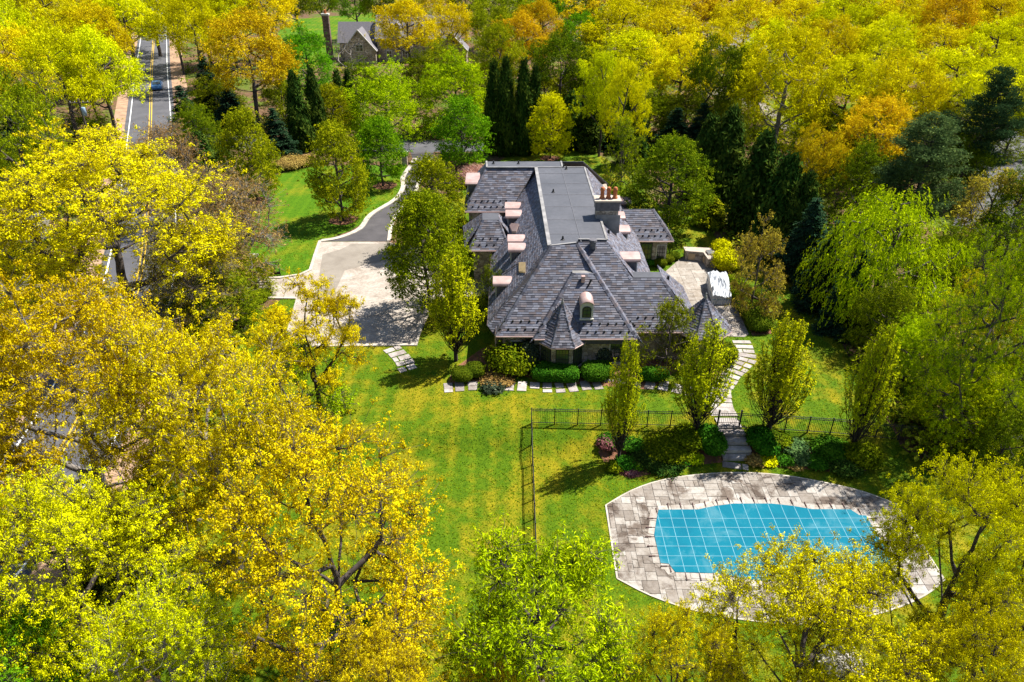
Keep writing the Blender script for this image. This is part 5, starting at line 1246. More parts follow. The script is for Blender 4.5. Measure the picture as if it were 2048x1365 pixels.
# ================================================================== black fence round the pool
fence = empty('pool_fence'); tag(fence, 'black metal picket fence enclosing the pool lawn', 'fence')
FH = 1.25; GATE = (14.2, 15.55)
def run(pts, close_gap=None):
    P = [Vector((p[0], p[1], 0)) for p in pts]
    for a, b in zip(P[:-1], P[1:]):
        L = (b - a).length; k = max(1, round(L / 1.62)); d = (b - a).normalized(); rz = math.atan2(d.y, d.x)
        for i in range(k):
            p, q = a + d * L * i / k, a + d * L * (i + 1) / k
            if close_gap and min(p.x, q.x) < close_gap[1] - .1 and max(p.x, q.x) > close_gap[0] + .1: continue
            zp, zq = gz(p.x, p.y), gz(q.x, q.y)
            mb = MB(); mb.box((p.x, p.y, zp + FH / 2 + .03), (.07, .07, FH + .12), rz); mb.build('post', M_black, fence)
            for h in (.12, FH - .14, FH): 
                mb = MB(); mb.tube((p.x, p.y, zp + h), (q.x, q.y, zq + h), .024, n=4); mb.build('rail', M_black, fence)
            mb = MB(); m = max(2, int((q - p).length / .115))
            for j in range(1, m):
                c = p.lerp(q, j / m); zc = gz(c.x, c.y); mb.box((c.x, c.y, zc + .05 + FH / 2), (.018, .018, FH - .06), rz)
            mb.build('pickets', M_black, fence)['kind'] = 'stuff'
f0 = G(1063, 848); fr_ = [G(1255, 853), G(1400, 857)]; g0, g1 = G(1433, 856), G(1478, 857)
run([(f0.x, 31.0), (f0.x, f0.y)]); run([(f0.x, 28.0), (f0.x, 31.0)])
run([(f0.x, f0.y), (g0.x, g0.y)]); gA, gB = Vector((g0.x, g0.y, 0)), Vector((g1.x, g1.y, 0))
r1, r2, r3 = G(1660, 868), G(1840, 885), G(2040, 905)
run([(gB.x, gB.y), (r1.x, r1.y), (r2.x, r2.y), (r3.x, r3.y)])
gate = empty('garden_gate'); tag(gate, 'black metal garden gate at the head of the steps to the pool', 'gate')
d = (gB - gA).normalized(); rz = math.atan2(d.y, d.x); L = (gB - gA).length
for p in (gA + d * .02, gB - d * .02):
    mb = MB(); mb.box((p.x, p.y, .68), (.10, .10, 1.45), rz); mb.box((p.x, p.y, 1.43), (.13, .13, .05), rz); mb.build('post', M_black, gate)
mb = MB()
for h in (.15, .95, 1.2): mb.tube(gA + d * .12 + Vector((0, 0, h)), gB - d * .12 + Vector((0, 0, h)), .025, n=4)
mb.build('gate_frame', M_black, gate); mb = MB()
for j in range(1, 12): c = gA.lerp(gB, j / 12); mb.box((c.x, c.y, .67), (.018, .018, 1.05), rz)
mb.build('pickets', M_black, gate)['kind'] = 'stuff'
mb = MB(); c = gB - d * .2; mb.box((c.x, c.y - .05, .95), (.12, .06, .1), rz); mb.build('latch', M_black, gate)

# ================================================================== driveway gates
def iron_gate(a, b, h, label, group=None):
    e = empty('driveway_gate'); tag(e, label, 'gate', group); a, b = Vector(a), Vector(b); dd = (b - a); L = dd.length; dd.normalize(); rz = math.atan2(dd.y, dd.x)
    mb = MB(); 
    for p in (a, b): mb.box((p.x, p.y, h / 2), (.07, .07, h), rz)
    mb.tube(a + Vector((0, 0, h)), b + Vector((0, 0, h)), .035, n=4); mb.tube(a + Vector((0, 0, .2)), b + Vector((0, 0, .2)), .05, n=4); mb.tube(a + Vector((0, 0, h - .25)), b + Vector((0, 0, h - .25)), .03, n=4)
    mb.build('gate_frame', M_black, e); mb = MB(); k = int(L / .14)
    for j in range(1, k): c = a.lerp(b, j / k); mb.box((c.x, c.y, h / 2 + .1), (.022, .022, h - .22), rz)
    mb.build('pickets', M_black, e)['kind'] = 'stuff'
    mb = MB(); c = a.lerp(b, .5); mb.box((c.x, c.y, .24), (L * .96, .05, .3), rz); mb.build('kick_panel', M_black, e)
    return e
iron_gate(G(512, 552), G(561, 551), 1.35, 'open black iron gate leaf on the grass side of the court entrance')
iron_gate(G(508, 592), G(544, 592), 1.35, 'open black iron gate leaf on the lower side of the court entrance')
iron_gate(G(817, 331), G(851, 330), 1.5, 'closed black iron gate leaf across the driveway behind the bronze-tipped linden, left half')
iron_gate(G(851, 330), G(884, 329), 1.5, 'closed black iron gate leaf across the driveway behind the bronze-tipped linden, right half')
def pier(p, h, label, w=.7):
    e = empty('gate_pier', (p.x, p.y, 0)); tag(e, label, 'pillar'); mb = MB(); mb.box((0, 0, h / 2), (w, w, h)); mb.build('shaft', M_stone, e)
    mb = MB(); mb.prism([(-w * .65, -w * .65), (w * .65, -w * .65), (w * .65, w * .65), (-w * .65, w * .65)], h, h + .12); mb.box((0, 0, h + .16), (w * .9, w * .9, .1)); mb.build('capstone', M_trimw, e)
pier(G(512, 546), 1.7, 'stone gate pier with white cap at the court entrance'); pier(G(810, 330), 1.6, 'stone gate pier left of the closed driveway gate'); pier(G(890, 329), 1.6, 'stone gate pier right of the closed driveway gate')

# ================================================================== patio things
k0 = empty('outdoor_kitchen'); tag(k0, 'stone outdoor kitchen counter with angled end and built-in grill on the patio', 'outdoor kitchen')
ka, kb, kc, kd = G(1368, 518), G(1402, 520), G(1412, 534), G(1432, 536)
def counter(a, b, w, h, name, m, parent, z0=0.0):
    d_ = (b - a); d_.z = 0; L_ = d_.length; d_.normalize(); n_ = Vector((-d_.y, d_.x, 0)); mb = MB(); q = [a, b, b + n_ * w, a + n_ * w]; mb.prism([(x.x, x.y) for x in q], z0, h); return mb.build(name, m, parent)
A_, B_, C_ = G(1370, 521), G(1404, 524), G(1413, 537)
D_ = C_ + Vector((.0, .0, 0))
mb = MB(); base_poly = [A_, B_, C_, C_ + Vector((1.15, .15, 0)), B_ + Vector((1.0, 1.0, 0)), A_ + Vector((0, .95, 0))]
mb.prism([(p.x, p.y) for p in base_poly], 0.0, .92); mb.build('counter_base', M_stone, k0)
cxm = sum((p.x for p in base_poly)) / 6; cym = sum((p.y for p in base_poly)) / 6
mb = MB(); mb.prism([(p.x + (p.x - cxm) * .05, p.y + (p.y - cym) * .07) for p in base_poly], .93, 1.02); mb.build('countertop', M_capst, k0)
M_steel = plain('brushed_steel', (0.42, 0.41, 0.40), 0.3, 0.1, 6, metal=.85)
mb = MB(); gc = (B_ + C_) / 2 + Vector((.55, .55, 0)); rzk = math.atan2((C_ - B_).y, (C_ - B_).x); mb.box((gc.x, gc.y, 1.10), (.95, .6, .18), rzk); mb.build('grill', M_steel, k0)
mb = MB(); mb.tube(gc + Vector((-.35, .3, .2)), gc + Vector((.35, -.5, .2)), .16, n=10); mb.build('grill_lid', M_steel, k0)
M_wood = plain('cabinet_door', (0.40, 0.29, 0.17), .6, .15, 3)
c = A_.lerp(B_, .36); mb = MB(); mb.box((c.x, c.y - .02, .45), (.62, .06, .68), math.atan2((B_ - A_).y, (B_ - A_).x)); mb.build('cabinet_door', M_wood, k0)
c = B_.lerp(C_, .3); mb = MB(); mb.box((c.x - .02, c.y, .45), (.4, .06, .6), rzk); mb.build('cabinet_door', M_wood, k0)
# furniture under a white winter cover
cvr = empty('furniture_cover'); tag(cvr, 'white tarpaulin wrapped over a block of patio furniture', 'covered furniture')
q = [G(1423, 611), G(1460, 611), G(1448, 563), G(1412, 568)]
bm = bmesh.new(); N_ = 14; rr = random.Random(12); grid = []
for j in range(N_ + 1):
    row = []
    for i in range(N_ + 1):
        u, v_ = i / N_, j / N_; p = q[0].lerp(q[1], u).lerp(q[3].lerp(q[2], u), v_)
        z = 1.05 + .55 * sstep((v_ - .12) / .5) * (1 - .55 * abs(u - .45)) - .35 * sstep((v_ - .8) / .2) + .2 * math.sin(7 * v_ + 3 * u) * math.sin(5 * u + 1) + rr.uniform(-.1, .1)
        if i in (0, N_) or j in (0, N_): z -= .12
        row.append(bm.verts.new((p.x, p.y, z)))
    grid.append(row)
for j in range(N_):
    for i in range(N_): bm.faces.new((grid[j][i], grid[j][i + 1], grid[j + 1][i + 1], grid[j + 1][i]))
border = [grid[0][i] for i in range(N_ + 1)] + [grid[j][N_] for j in range(1, N_ + 1)] + [grid[N_][i] for i in range(N_ - 1, -1, -1)] + [grid[j][0] for j in range(N_ - 1, 0, -1)]
prev = border
for zf in (.5, .0):
    low = [bm.verts.new((b_.co.x + rr.uniform(-.05, .05), b_.co.y + rr.uniform(-.05, .05), max(.02, border[i].co.z * zf))) for i, b_ in enumerate(border)]
    for i in range(len(prev)): k_ = (i + 1) % len(prev); bm.faces.new((prev[k_], prev[i], low[i], low[k_]))
    prev = low
bmesh.ops.recalc_face_normals(bm, faces=bm.faces[:])
me = bpy.data.meshes.new('tarpaulin'); bm.to_mesh(me); bm.free()
M_tarp = plain('white_tarpaulin', (0.40, 0.42, 0.45), .45, .12, 2.5, spec=.5); me.materials.append(M_tarp); link(bpy.data.objects.new('tarpaulin', me), cvr)
mb = MB()
for a, b in ((0, 1), (1, 2), (2, 3), (3, 0)): mb.tube(q[a] + Vector((0, 0, .55)), q[b] + Vector((0, 0, .55)), .02, n=4)
mb.build('tie_rope', M_strap, cvr)

# ================================================================== clipped hedges and shrubs
def superdir(n, r, ex):
    v = unit(r.normal(size=(n, 3))); v[:, 2] = np.abs(v[:, 2]) * 1.0 - .25 * (r.uniform(size=n) < .3); v = unit(v); s = (np.abs(v) ** ex).sum(1) ** (1 / ex); return v / s[:, None]
def shrub(name, lumps, leaf, label, cat='shrub', group=None, ls=.09, dens=420, ex=2.6, rough=.05, seed=0, core=True):
    """lumps: (x, y, z of its foot, rx, ry, h, turn) – a dense leafy shell round a shaded core"""
    r = rs(seed + int(abs(lumps[0][0]) * 31)); VV, FF, T = [], [], []; off = 0
    o = np.array([lumps[0][0], lumps[0][1], lumps[0][2]])
    for (x, y, z, rx, ry, h, turn) in lumps:
        ca, sa = math.cos(turn), math.sin(turn); Rm = np.array([[ca, -sa, 0], [sa, ca, 0], [0, 0, 1]])
        c = np.array([x, y, z + h * .45]) - o; sc = np.array([rx, ry, h * .55]); area = 4 * (rx * ry + (rx + ry) * h * .5)
        n = int(area * dens * .72); dv = superdir(n, r, ex); f = 1 + r.normal(0, rough, n)
        P = (dv * sc * f[:, None]) @ Rm.T + c; N = unit(unit(dv / sc * sc.min()) @ Rm.T + r.normal(0, .45, (n, 3)))
        V, F = leaves(P, N, r.uniform(.7, 1.3, n) * ls * 1.7, r.uniform(.7, 1.3, n) * ls * 1.15, r)
        lump = np.sin(P @ np.array([3.1, 2.3, 2.7]) + seed) * .12
        VV.append(V); FF.append(F + off); T.append(np.clip(.5 + lump + r.normal(0, .18, n), 0, 1)); off += len(V)
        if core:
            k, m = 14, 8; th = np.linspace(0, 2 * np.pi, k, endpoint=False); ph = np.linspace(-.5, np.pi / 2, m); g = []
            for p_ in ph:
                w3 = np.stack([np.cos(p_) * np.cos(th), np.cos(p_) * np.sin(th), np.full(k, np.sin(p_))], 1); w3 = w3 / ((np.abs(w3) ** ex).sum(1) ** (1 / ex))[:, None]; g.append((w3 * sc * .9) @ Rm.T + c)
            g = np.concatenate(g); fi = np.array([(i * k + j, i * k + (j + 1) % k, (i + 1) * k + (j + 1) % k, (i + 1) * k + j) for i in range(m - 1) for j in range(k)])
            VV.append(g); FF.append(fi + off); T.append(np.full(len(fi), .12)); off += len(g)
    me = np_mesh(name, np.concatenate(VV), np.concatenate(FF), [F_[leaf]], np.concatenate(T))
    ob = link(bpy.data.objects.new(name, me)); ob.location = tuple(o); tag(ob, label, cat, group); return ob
def L_(px, py, wpx, h, ry=None, turn=0.0, dy=0.0):
    """a lump whose foot centre is seen at a pixel"""
    p = G(px, py); R_m = wpx * .5 * depth_at(p) / FPX; return (p.x, p.y + dy, p.z, R_m, ry or R_m, h, turn)
shrub('hedge', [L_(1100, 757, 70, 1.15, .95), L_(1133, 758, 46, 1.05, .95)], 'hedge', 'low clipped green hedge curving below the front turret', 'hedge', ls=.07, dens=620, ex=4)
shrub('hedge', [L_(1188, 757, 50, 1.2, .95), L_(1205, 752, 40, 1.05, .8)], 'hedge', 'clipped green hedge right of the front turret, behind the slim hornbeam', 'hedge', ls=.07, dens=620, ex=3.4)
shrub('boxwood', [L_(925, 760, 42, 1.0), L_(950, 752, 40, 1.05)], 'box', 'twin clipped boxwood mounds at the left end of the front path', ls=.06, dens=700, rough=.03)
shrub('clipped_yew', [L_(1057, 738, 40, 2.4)], 'holly', 'dark clipped upright yew left of the front turret', ls=.08, dens=520, rough=.05)
shrub('clipped_yew', [L_(1206, 730, 36, 1.9)], 'holly', 'dark clipped egg-shaped yew right of the front turret', ls=.08, dens=520, rough=.05)
shrub('viburnum', [L_(1018, 742, 74, 2.1), L_(1035, 748, 50, 1.5), L_(1000, 735, 46, 1.7)], 'moss', 'loose green shrub at the front left corner of the house', ls=.12, dens=170, rough=.24, ex=2, core=True)
shrub('barberry', [L_(990, 765, 50, .45), L_(1010, 768, 30, .4)], 'bud', 'low bronze barberry beside the front path', ls=.09, dens=320, rough=.15)
shrub('fern_clump', [L_(985, 778, 40, .4)], 'holly', 'dark spiky plant spilling over the front path', ls=.16, dens=180, rough=.2)
shrub('boxwood', [L_(1305, 760, 60, .95, .6)], 'hedge', 'low green hedge under the small sparse tree in front of the house', 'hedge', ls=.07, dens=520, ex=3.2)
shrub('boxwood', [L_(1445, 722, 52, 1.4)], 'box', 'rounded boxwood beside the stone path below the right turret', ls=.07, dens=520)
hp = [G(1488, 628), G(1498, 642), G(1508, 660)]
shrub('hedge', [(p.x + .35, p.y + .3, 0, 1.0, 1.15, 1.15, .1) for p in hp], 'box', 'rounded olive green hedge along the patio edge below the dogwood', 'hedge', ls=.07, dens=560, ex=3)
shrub('boxwood', [L_(1512, 610, 46, 1.5)], 'box', 'round green shrub behind the patio hedge under the dogwood', ls=.08, dens=420)
shrub('boxwood', [L_(1480, 600, 44, 1.3), L_(1468, 578, 40, 1.3)], 'moss', 'green shrub at the patio edge right of the covered furniture', ls=.09, dens=360)
shrub('forsythia', [L_(1450, 540, 50, 1.9), L_(1440, 515, 36, 1.7)], 'citron', 'yellow-green shrub behind the outdoor kitchen', ls=.1, dens=280, rough=.12)
for px, py, wv, lab in ((1320, 532, 26, 'small round boxwood nearest the house on the patio corner'), (1334, 525, 26, 'small round boxwood in the middle of three on the patio corner'), (1347, 519, 24, 'small round boxwood farthest right of three on the patio corner')):
    shrub('boxwood', [L_(px, py, wv, .75)], 'box', lab, group='patio boxwoods', ls=.06, dens=600, rough=.03)
shrub('hedge', [L_(1290, 528, 50, .6, .8)], 'hedge', 'low dark green hedge under the right wing windows', 'hedge', ls=.07, dens=420, ex=3)
# beds beside the pool steps
shrub('rhododendron', [L_(1424, 905, 46, 1.45, .9), L_(1414, 885, 38, 1.3)], 'hedge', 'tall rounded evergreen shrub left of the pool steps', ls=.1, dens=330, rough=.08)
shrub('rhododendron', [L_(1516, 892, 46, 1.25), L_(1530, 905, 44, 1.0)], 'hedge', 'dark leathery shrub right of the pool steps', ls=.12, dens=280, rough=.1, seed=3)
for i, (px, py, wv, h, leaf, lab) in enumerate([
    (1213, 893, 36, .55, 'plum', 'purple shrub at the left tip of the left pool bed'), (1228, 938, 34, .4, 'moss', 'low green plant under the leftmost hornbeam'), (1262, 945, 30, .22, 'plum', 'low purple ground plant at the front of the left pool bed'),
    (1218, 885, 40, .45, 'hedge', 'green mound behind the leftmost hornbeam trunk'), (1262, 892, 44, .4, 'hedge', 'fresh green mound right of the leftmost hornbeam trunk'), (1250, 932, 40, .5, 'hedge', 'green mound at the foot of the leftmost hornbeam'),
    (1272, 935, 30, .35, 'fresh', 'small bright green mound at the front left of the left pool bed'), (1300, 915, 80, .55, 'cedar', 'wide dark juniper in the middle of the left pool bed'), (1335, 900, 90, .6, 'moss', 'wide green juniper behind the dark one in the left pool bed'),
    (1325, 932, 70, .45, 'cedar', 'low dark juniper along the front of the left pool bed'), (1360, 925, 36, .5, 'hedge', 'green clump in the front of the left pool bed near its right end'), (1388, 922, 34, .4, 'lime', 'bright lime mound at the right end of the left pool bed'),
    (1385, 880, 70, .7, 'moss', 'leafy green shrub under the hornbeam left of the gate'), (1530, 880, 60, .7, 'box', 'green shrub under the hornbeam right of the gate'), (1560, 885, 44, .5, 'moss', 'loose green shrub behind the hornbeam right of the gate'),
    (1588, 898, 50, .5, 'pine', 'blue-green juniper mound in the upper right pool bed'), (1535, 925, 36, .3, 'citron', 'low golden plant at the front of the right pool bed'), (1570, 925, 34, .4, 'hedge', 'green plant at the front of the right pool bed, right of the golden one'),
    (1510, 925, 36, .3, 'bud', 'low bronze plant beside the foot of the pool steps'), (1600, 922, 44, .45, 'pine', 'blue-green mound at the front of the right pool bed'), (1632, 930, 44, .45, 'hedge', 'green mound in the front of the right pool bed near the rightmost hornbeam'),
    (1660, 905, 70, .7, 'hedge', 'dark green shrub left of the rightmost hornbeam'), (1722, 925, 66, 1.2, 'moss', 'rounded green shrub right of the rightmost hornbeam'), (1690, 940, 60, .6, 'cedar', 'low dark shrub in front of the rightmost hornbeam'),
    (1590, 935, 26, .2, 'bud', 'tiny bronze plant at the deck side of the right pool bed')]):
    shrub('garden_shrub', [L_(px, py, wv, h)], leaf, lab, group='shrubs in the pool beds', ls=.10, dens=300, rough=.14, seed=i, ex=2.2)
shrub('boxwood', [L_(525, 600, 30, 1.0), L_(512, 608, 30, 1.2)], 'box', 'clipped boxwood at the lower court gate', ls=.06, dens=480, rough=.04)
shrub('boxwood', [L_(530, 548, 40, .8)], 'box', 'clipped boxwood behind the upper court gate', ls=.06, dens=480, rough=.04)
shrub('azalea', [L_(935, 372, 40, 1.7), L_(950, 358, 50, 1.6)], 'pink', 'pink flowering shrub at the far left corner of the house', ls=.1, dens=240, rough=.15)
shrub('azalea', [L_(580, 335, 60, 1.2), L_(610, 330, 40, 1.1)], 'bud', 'bronze-pink shrub at the back edge of the back lawn', ls=.1, dens=200, rough=.18)
shrub('azalea', [L_(1668, 1340, 60, 1.2), L_(1690, 1345, 50, 1.0)], 'whitebl', 'white flowering shrub at the bottom edge under the oaks', ls=.12, dens=160, rough=.15)
shrub('fern_clump', [L_(500, 640, 30, .8)], 'fresh', 'bright green plant at the bed edging below the court gates', ls=.12, dens=260, rough=.2)

# ================================================================== the road: car, poles, wires
def car(loc, rz, body_m, label):
    e = empty('car', loc, rz); tag(e, label, 'car'); mb = MB(); L, W = 4.5, 1.8
    prof = [(-2.25, .32), (-2.22, .75), (-1.95, .92), (-1.2, .98), (-.55, 1.42), (.85, 1.45), (1.5, 1.02), (2.15, .88), (2.25, .6), (2.22, .32)]
    v, f = [], []; n = len(prof)
    for s, ins in ((-1, 0), (1, 0)):
        for x, z in prof: v.append((x, s * (W / 2 - max(0, z - .95) * .36), z))
    f = [tuple(range(n)), tuple(reversed(range(n, 2 * n)))] + [(i, i + n, (i + 1) % n + n, (i + 1) % n) for i in range(n)]
    mesh_obj('body', v, f, body_m, e)
    mb = MB(); mb.face([(-1.12, -.74, 1.02), (-1.12, .74, 1.02), (-.58, .62, 1.40), (-.58, -.62, 1.40)][::-1]); mb.build('windscreen', M_glass, e).location = (-.02, 0, .02)
    mb = MB(); mb.face([(.88, -.62, 1.43), (.88, .62, 1.43), (1.45, .74, 1.06), (1.45, -.74, 1.06)][::-1]); mb.build('rear_window', M_glass, e).location = (.02, 0, .02)
    for s in (-1, 1):
        mb = MB(); p4 = [(-.95, s * .87, 1.0), (1.2, s * .87, 1.0), (.75, s * .74, 1.36), (-.5, s * .74, 1.36)]; mb.face(p4 if s < 0 else p4[::-1]); mb.build('side_window', M_glass, e)
        mb = MB(); mb.box((-2.2, s * .62, .68), (.1, .34, .14)); mb.build('headlight', M_trimw, e)
        for x in (-1.4, 1.4):
            mb = MB(); mb.tube((x, s * .72, .32), (x, s * .92, .32), .32, n=14); wl = mb.build('wheel', M_black, e); mb = MB(); mb.tube((x, s * .90, .32), (x, s * .935, .32), .19, n=10); mb.build('rim', M_steel, wl)
    return e
M_blue = plain('blue_car_paint', (0.03, 0.10, 0.24), .25, .05, 2, spec=.6)
pc = U(316, 178, 0); car((pc.x, pc.y, .014), math.atan2(-1, .38) , M_blue, 'blue car driving along the shaded road')
M_pole = plain('weathered_pole', (0.10, 0.075, 0.06), .9, .3, 2); M_can = plain('transformer_paint', (0.22, 0.30, 0.38), .5, .1, 3); M_wire = plain('wire', (0.03, 0.03, 0.03), .6, .1, 3)
POLES = []
def pole(bx, by, h, label, arm=True, can=False, lean=0):
    p = U(bx, by, 0); e = empty('utility_pole', (p.x, p.y, 0)); tag(e, label, 'utility pole'); mb = MB(); mb.tube((0, 0, -.3), (lean, 0, h), .16, .11, n=8); mb.build('shaft', M_pole, e)
    if arm:
        mb = MB(); mb.box((lean, 0, h - .5), (2.4, .12, .12), .15); a = mb.build('crossarm', M_pole, e)
        for i in (-1.05, -.5, .5, 1.05): mb = MB(); mb.lathe((lean + i, i * .15, h - .44), [(.04, 0), (.06, .08), (.03, .16), (.01, .17)], 6); mb.build('insulator', M_trimw, a)
    if can:
        mb = MB(); mb.lathe((.42, -.2, h - 2.1), [(.05, 0), (.27, .02), (.27, 1.0), (.2, 1.08), (.05, 1.1)], 12); mb.build('transformer', M_can, e, True)
        mb = MB(); mb.box((.2, -.1, h - 1.5), (.4, .1, .1)); mb.build('bracket', M_pole, e)
    POLES.append(Vector((p.x + lean, p.y, h))); return e
pole(250, 172, 9.5, 'utility pole beside the road left of the blue car'); pole(212, 283, 8.5, 'leaning utility pole on the verge, nearer than the one by the blue car', lean=-.6)
pole(196, 335, 9.0, 'utility pole with crossarm and blue-grey transformer at the left', can=True)
pole(150, 210, 6.5, 'short dark post in the roadside wood', arm=False)
for a, b in ((0, 1), (1, 2)):
    for s in (-1.0, 1.0):
        mb = MB(); A, B = POLES[a] + Vector((s, 0, -.3)), POLES[b] + Vector((s, 0, -.3)); pr = A
        for i in range(1, 9):
            t = i / 8; q_ = A.lerp(B, t) - Vector((0, 0, 1.0 * 4 * t * (1 - t))); mb.tube(pr, q_, .02, n=3, cap=False); pr = q_
        o = mb.build('overhead_wire', M_wire)
        tag(o, 'thin black wire between %s, %s side' % (('the far and the leaning pole', 'the leaning and the transformer pole')[a], 'left' if s < 0 else 'right'), 'wire', 'overhead wires')
mbx = empty('mailbox', U(222, 218, 0)); tag(mbx, 'white mailbox on a post on the road verge', 'mailbox')
mb = MB(); mb.box((0, 0, .5), (.1, .1, 1.0)); mb.build('post', M_pole, mbx); mb = MB(); mb.box((0, 0, 1.1), (.9, .5, .3)); mb.build('box', M_trimw, mbx)

# ================================================================== neighbour houses
M_shingle = tinted('shingle', [(0, (0.11, 0.10, 0.11)), (1, (0.20, 0.19, 0.21))], .8, 3.0); M_brick = mk_stone_wall('old_brick', (0.10, 0.06, 0.05), (0.16, 0.10, 0.085), (0.22, 0.15, 0.13), 2.2)
def gable_roof(mb, x0, x1, y0, y1, ze, zr, axis, over=.4):
    if axis == 'x':
        ym = (y0 + y1) / 2; mb.face([(x0 - over, y0 - over, ze - over * .8), (x1 + over, y0 - over, ze - over * .8), (x1 + over, ym, zr), (x0 - over, ym, zr)]); mb.face([(x1 + over, y1 + over, ze - over * .8), (x0 - over, y1 + over, ze - over * .8), (x0 - over, ym, zr), (x1 + over, ym, zr)])
    else:
        xm = (x0 + x1) / 2; mb.face([(x0 - over, y1, ze - over * .8), (x0 - over, y0 - over, ze - over * .8), (xm, y0 - over, zr), (xm, y1, zr)]); mb.face([(x1 + over, y0 - over, ze - over * .8), (x1 + over, y1, ze - over * .8), (xm, y1, zr), (xm, y0 - over, zr)])
def nwin(e, x, y, z, wd=1.0, ht=1.4):
    mb = MB(); mb.box((x, y, z), (wd + .35, .12, ht + .35)); w_ = mb.build('window', M_trimw, e); mb = MB(); mb.box((x, y - .06, z), (wd, .06, ht)); mb.build('pane', M_glass, w_)
    mb = MB(); mb.box((x, y - .1, z), (.08, .04, ht)); mb.box((x, y - .102, z), (wd, .04, .08)); mb.build('glazing_bars', M_trimw, w_)
nb = empty('stone_house'); tag(nb, 'old stone neighbour house with grey gabled roofs and tall brick chimney among trees', 'house')
o_ = U(800, 128, 0); bx, by = o_.x, o_.y + 1
def nwall(x0, x1, y0, y1, z): m_ = MB(); m_.box(((x0 + x1) / 2, (y0 + y1) / 2, z / 2), (x1 - x0, y1 - y0, z)); m_.build('wall', M_stone, nb)
nwall(bx - 5, bx + 13, by + 1, by + 9, 5.2); mb = MB(); gable_roof(mb, bx - 5, bx + 13, by + 1, by + 9, 5.2, 9.2, 'x'); mb.build('roof', M_shingle, nb)
nwall(bx - 13.5, bx - 5.2, by + 2, by + 8, 4.2); mb = MB(); gable_roof(mb, bx - 13.5, bx - 5.2, by + 2, by + 8, 4.2, 7.8, 'x'); mb.build('roof', M_shingle, nb)
for gx, gw, hh in ((bx - 8.5, 3.4, 7.0), (bx + 11.5, 3.2, 6.4)):
    mb = MB(); mb.prism([(gx - gw, by - 1.5), (gx + gw, by - 1.5), (gx + gw, by + 4), (gx - gw, by + 4)], 0, 3.0); v0 = [(gx - gw, by - 1.5, 3.0), (gx + gw, by - 1.5, 3.0), (gx, by - 1.5, hh - .1)]; mb.face(v0); mb.build('gable_wall', M_stone, nb)
    mb = MB(); gable_roof(mb, gx - gw, gx + gw, by - 1.5, by + 4, 3.0, hh, 'y'); mb.build('roof', M_shingle, nb)
    mb = MB(); mb.tube((gx - gw - .4, by - 1.95, 2.7), (gx, by - 1.95, hh + .05), .12, n=4); mb.tube((gx, by - 1.95, hh + .05), (gx + gw + .4, by - 1.95, 2.7), .12, n=4); mb.build('bargeboard', M_trimw, nb); nwin(nb, gx, by - 1.55, 3.4, 1.4, 1.3)
for x in (-2.5, 1, 5, 8.5): nwin(nb, bx + x, by + .95, 4.0); nwin(nb, bx + x, by + .95, 1.6)
for x in (-.5, 4.5):
    dm = empty('dormer'); dm.parent = nb; mb = MB(); mb.box((bx + x, by + 2.4, 6.7), (1.5, 2.2, 1.4)); mb.build('dormer_wall', M_trimw, dm); mb = MB(); gable_roof(mb, bx + x - .75, bx + x + .75, by + 1.3, by + 4, 7.4, 8.2, 'y', .15); mb.build('dormer_roof', M_shingle, dm)
    mb = MB(); mb.box((bx + x, by + 1.27, 6.8), (.8, .06, .9)); mb.build('pane', M_glass, dm)
cc = U(672, 112, 0); mb = MB(); mb.box((cc.x, by + 3, 4.7), (1.3, 1.1, 9.4)); c_ = mb.build('chimney', M_brick, nb); mb = MB(); mb.box((cc.x, by + 3, 9.55), (1.6, 1.35, .35)); mb.build('capstone', M_trimw, c_); mb = MB(); mb.lathe((cc.x, by + 3, 9.72), [(.3, 0), (.25, .5), (.3, .7), (.05, .8)], 8); mb.build('chimney_pot', M_terra, c_)
def far_house(px, py, w_, dpt, label, rz=0.0):
    p = U(px, py, 5.0); e = empty('far_house', (p.x, p.y, 0), rz); tag(e, label, 'house'); mb = MB(); mb.box((0, dpt / 2, 1.7), (w_, dpt, 3.4)); mb.build('wall', M_trimw, e)
    mb = MB(); gable_roof(mb, -w_ / 2, w_ / 2, 0, dpt, 3.4, 6.2, 'x'); mb.build('roof', M_shingle, e)
    for x in (-.3, 0, .3): nwin(e, x * w_, -.02, 1.7)
    mb = MB(); mb.box((w_ * .25, dpt * .55, 6.0), (.9, .7, 2.0)); mb.build('chimney', M_brick, e)
far_house(1450, 82, 24, 10, 'far house with long grey roof showing between the oaks near the top right')

